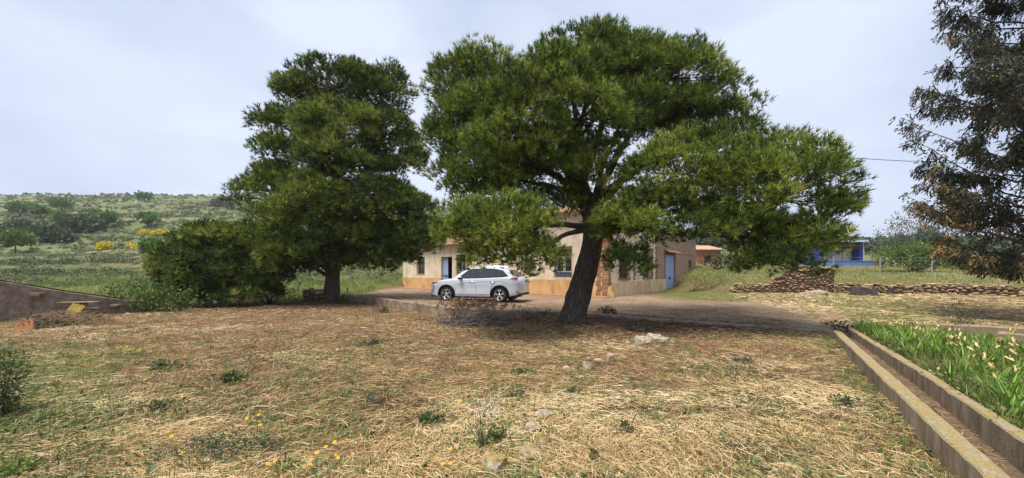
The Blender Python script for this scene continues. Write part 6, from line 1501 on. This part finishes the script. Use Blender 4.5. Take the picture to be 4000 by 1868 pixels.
# slender stems with small white flowers
p = gnd(1885, 1760); wf = empty('white_flower_plant', (p.x, p.y, gz(p.x, p.y))); tag(wf, 'rush like tuft with slender stems of small white flowers', 'plant')
V, T, ti = scatter([blade_proto(46, .30, .05, .0022, .5)], np.zeros((1, 3)), np.array([[0, 0, 1.0]]), np.ones(1), np.array([.15])); link('leaves', np_mesh('leaves', V, T, M_weed, ti), wf)
wme = rock_mesh('flower', (.007, .007, .013), pmat('white_petals', [(.62, .62, .70), (.78, .78, .84)], 9, bmp=0), 2, 1, .2)
for k in range(36):
    a = rng.normal(-.02, .09), rng.normal(.10, .05), rng.uniform(.26, .42)
    o = link('flower', wme, wf); o.location = a; o.scale = (.7, .7, .7); o.rotation_euler = (rng.normal(0, .3), rng.normal(0, .3), 0)
m = MB()
for k in range(16): m.tube([(rng.normal(0, .015), rng.normal(0, .015), 0), (rng.normal(-.02, .05), .05, .2), (rng.normal(-.02, .09), rng.normal(.10, .04), .38)], [.002, .0016, .001], 3, cap=False)
m.build('stems', M_twig, wf)
# barley ears
M_ear = leafmat('barley', [(.16, .17, .05), (.30, .28, .10), (.45, .38, .18)], trans=.2)
for i, (px, py, lean) in enumerate(((3060, 1745, -.3), (3095, 1810, -.25), (3130, 1800, .35), (3160, 1795, .6), (3210, 1815, .9), (2855, 1690, -.1), (2935, 1640, .4), (2630, 1712, -.9), (2080, 1640, .15), (2920, 1830, .8))):
    p = gnd(px, py); o = empty('barley_ear', (p.x, p.y, gz(p.x, p.y)), random.random() * .6 - .3); tag(o, 'ripening wild barley ear on the gravelly soil', 'barley', 'barley ears in the field')
    tip = Vector((lean * .12, 0, .17)); m = MB(); m.tube([(0, 0, 0), tip * .5 + Vector((0, 0, .02)), tip], [.0016, .0014, .0012], 3); m.build('stalk', M_dgrass, o)
    V, T = [], []; d = Vector((lean * .8, 0, .6)).normalized()
    for k in range(26):
        f = k / 26; q = tip + d * .075 * f; a = random.uniform(-.5, .5); e = q + (d + Vector((random.uniform(-.3, .3), random.uniform(-.3, .3), random.uniform(-.2, .2)))).normalized() * .045; s = Vector((random.uniform(-1, 1), random.uniform(-1, 1), 0)).normalized() * .0028; b = len(V); V += [tuple(q - s), tuple(q + s), tuple(e)]; T.append((b, b + 1, b + 2))
    link('ear', np_mesh('ear', V, T, M_ear, np.full(len(V), .35 + .05 * i)), o)
# yellow daisies and a poppy
M_yel = pmat('yellow_petals', [(.72, .46, .01), (.85, .60, .02)], 9, rough=.6, bmp=0); M_org = pmat('orange_disc', [(.45, .22, .01), (.60, .32, .02)], 20, bmp=.2); M_pop = pmat('poppy_petals', [(.55, .03, .015), (.68, .05, .02)], 9, bmp=0)
def daisy_mesh(r, n=13):
    m = MB()
    for k in range(n):
        a = 2 * math.pi * k / n; c_, s_ = math.cos(a), math.sin(a); w = r * .2; z = random.uniform(-.001, .002)
        m.add([(c_ * r * .2, s_ * r * .2, 0), (c_ * r * .7 - s_ * w, s_ * r * .7 + c_ * w, z), (c_ * r, s_ * r, z), (c_ * r * .7 + s_ * w, s_ * r * .7 - c_ * w, z)], [(0, 1, 2, 3)])
    me = bpy.data.meshes.new('petals'); me.from_pydata(m.v, [], m.f); me.materials.append(M_yel); me.update(); return me
DAISY = [daisy_mesh(.0135) for _ in range(3)]; DISC = rock_mesh('disc', (.006, .006, .003), M_org, 1, 1, .05)
m = MB(); m.tube([(0, 0, 0), (.006, 0, .05), (0, 0, .1)], [.0018, .0015, .0014], 4); tmp = m.build('stem', M_iris); DSTEM = tmp.data; bpy.data.objects.remove(tmp)
dais = {'yellow daisy in the cluster at the bottom left of centre': [(1307, 1790), (1358, 1782), (1311, 1830), (1320, 1845), (1238, 1835), (1272, 1805), (1213, 1880), (1046, 1872), (1076, 1870)],
        'yellow daisy near the lichened rocks at the bottom edge': [(1705, 1845), (1730, 1862), (1759, 1866), (1762, 1800)], 'yellow daisy beside the white flowered stems': [(1804, 1648), (1800, 1602), (1850, 1560)],
        'yellow daisy in the left part of the straw': [(495, 1388), (523, 1392), (548, 1396), (588, 1398), (333, 1411), (470, 1390)], 'yellow daisy by the purple vetch patch': [(653, 1735), (670, 1750), (695, 1825), (714, 1820)],
        'yellow daisy in the middle distance of the straw': [(909, 1343), (916, 1357), (1513, 1382), (1529, 1368), (638, 1295), (1060, 1300), (1040, 1303)], 'yellow daisy among the straw left of centre': [(1015, 1718), (1010, 1668), (964, 1683)], 'yellow daisy between the barley ears on the right': [(3063, 1705), (3127, 1708)]}
def daisy(px, py, lab, grp, petal=None, sc=1.0):
    p = gnd(px, py, 0); z = gz(p.x, p.y); o = empty('poppy' if petal else 'yellow_daisy', (p.x, p.y, z)); tag(o, lab, 'flower', grp)
    s = sc * (1 + .045 * p.y) * random.uniform(.85, 1.1); o.scale = (s, s, s)
    link('stem', DSTEM, o); f = link('flower', petal or random.choice(DAISY), o); f.location = (0, 0, .1); f.rotation_euler = (R(random.uniform(10, 45)), random.uniform(-.3, .3), random.random()); link('disc', DISC, f).location = (0, 0, .002)
for lab, ps in dais.items():
    for px, py in ps: daisy(px, py, lab, lab.replace('yellow daisy', 'yellow daisies'))
daisy(2735, 1392, 'single red poppy on the bare soil under the right lobe', None, rock_mesh('poppy', (.016, .016, .013), M_pop, 4, 2, .3), 1.0)
# ---------------------------------------------------------------- haze: the thin moist air that pales the hills
m = MB(); m.box(-1000, 1000, -80, 1000, float(GZ.min()) - 1.0, float(max(GZ.max() + 8, 24)))
mh = bpy.data.materials.new('haze_air'); mh.use_nodes = True; nt = mh.node_tree; nt.nodes.clear()
ho = nt.nodes.new('ShaderNodeOutputMaterial'); hv = nt.nodes.new('ShaderNodeVolumePrincipled')
hv.inputs['Color'].default_value = (.93, .96, 1, 1); hv.inputs['Density'].default_value = .00032; hv.inputs['Anisotropy'].default_value = .2
nt.links.new(hv.outputs[0], ho.inputs['Volume'])
ho_ = m.build('haze', mh); tag(ho_, 'thin pale haze in the air over the whole valley', 'haze', kind='stuff')
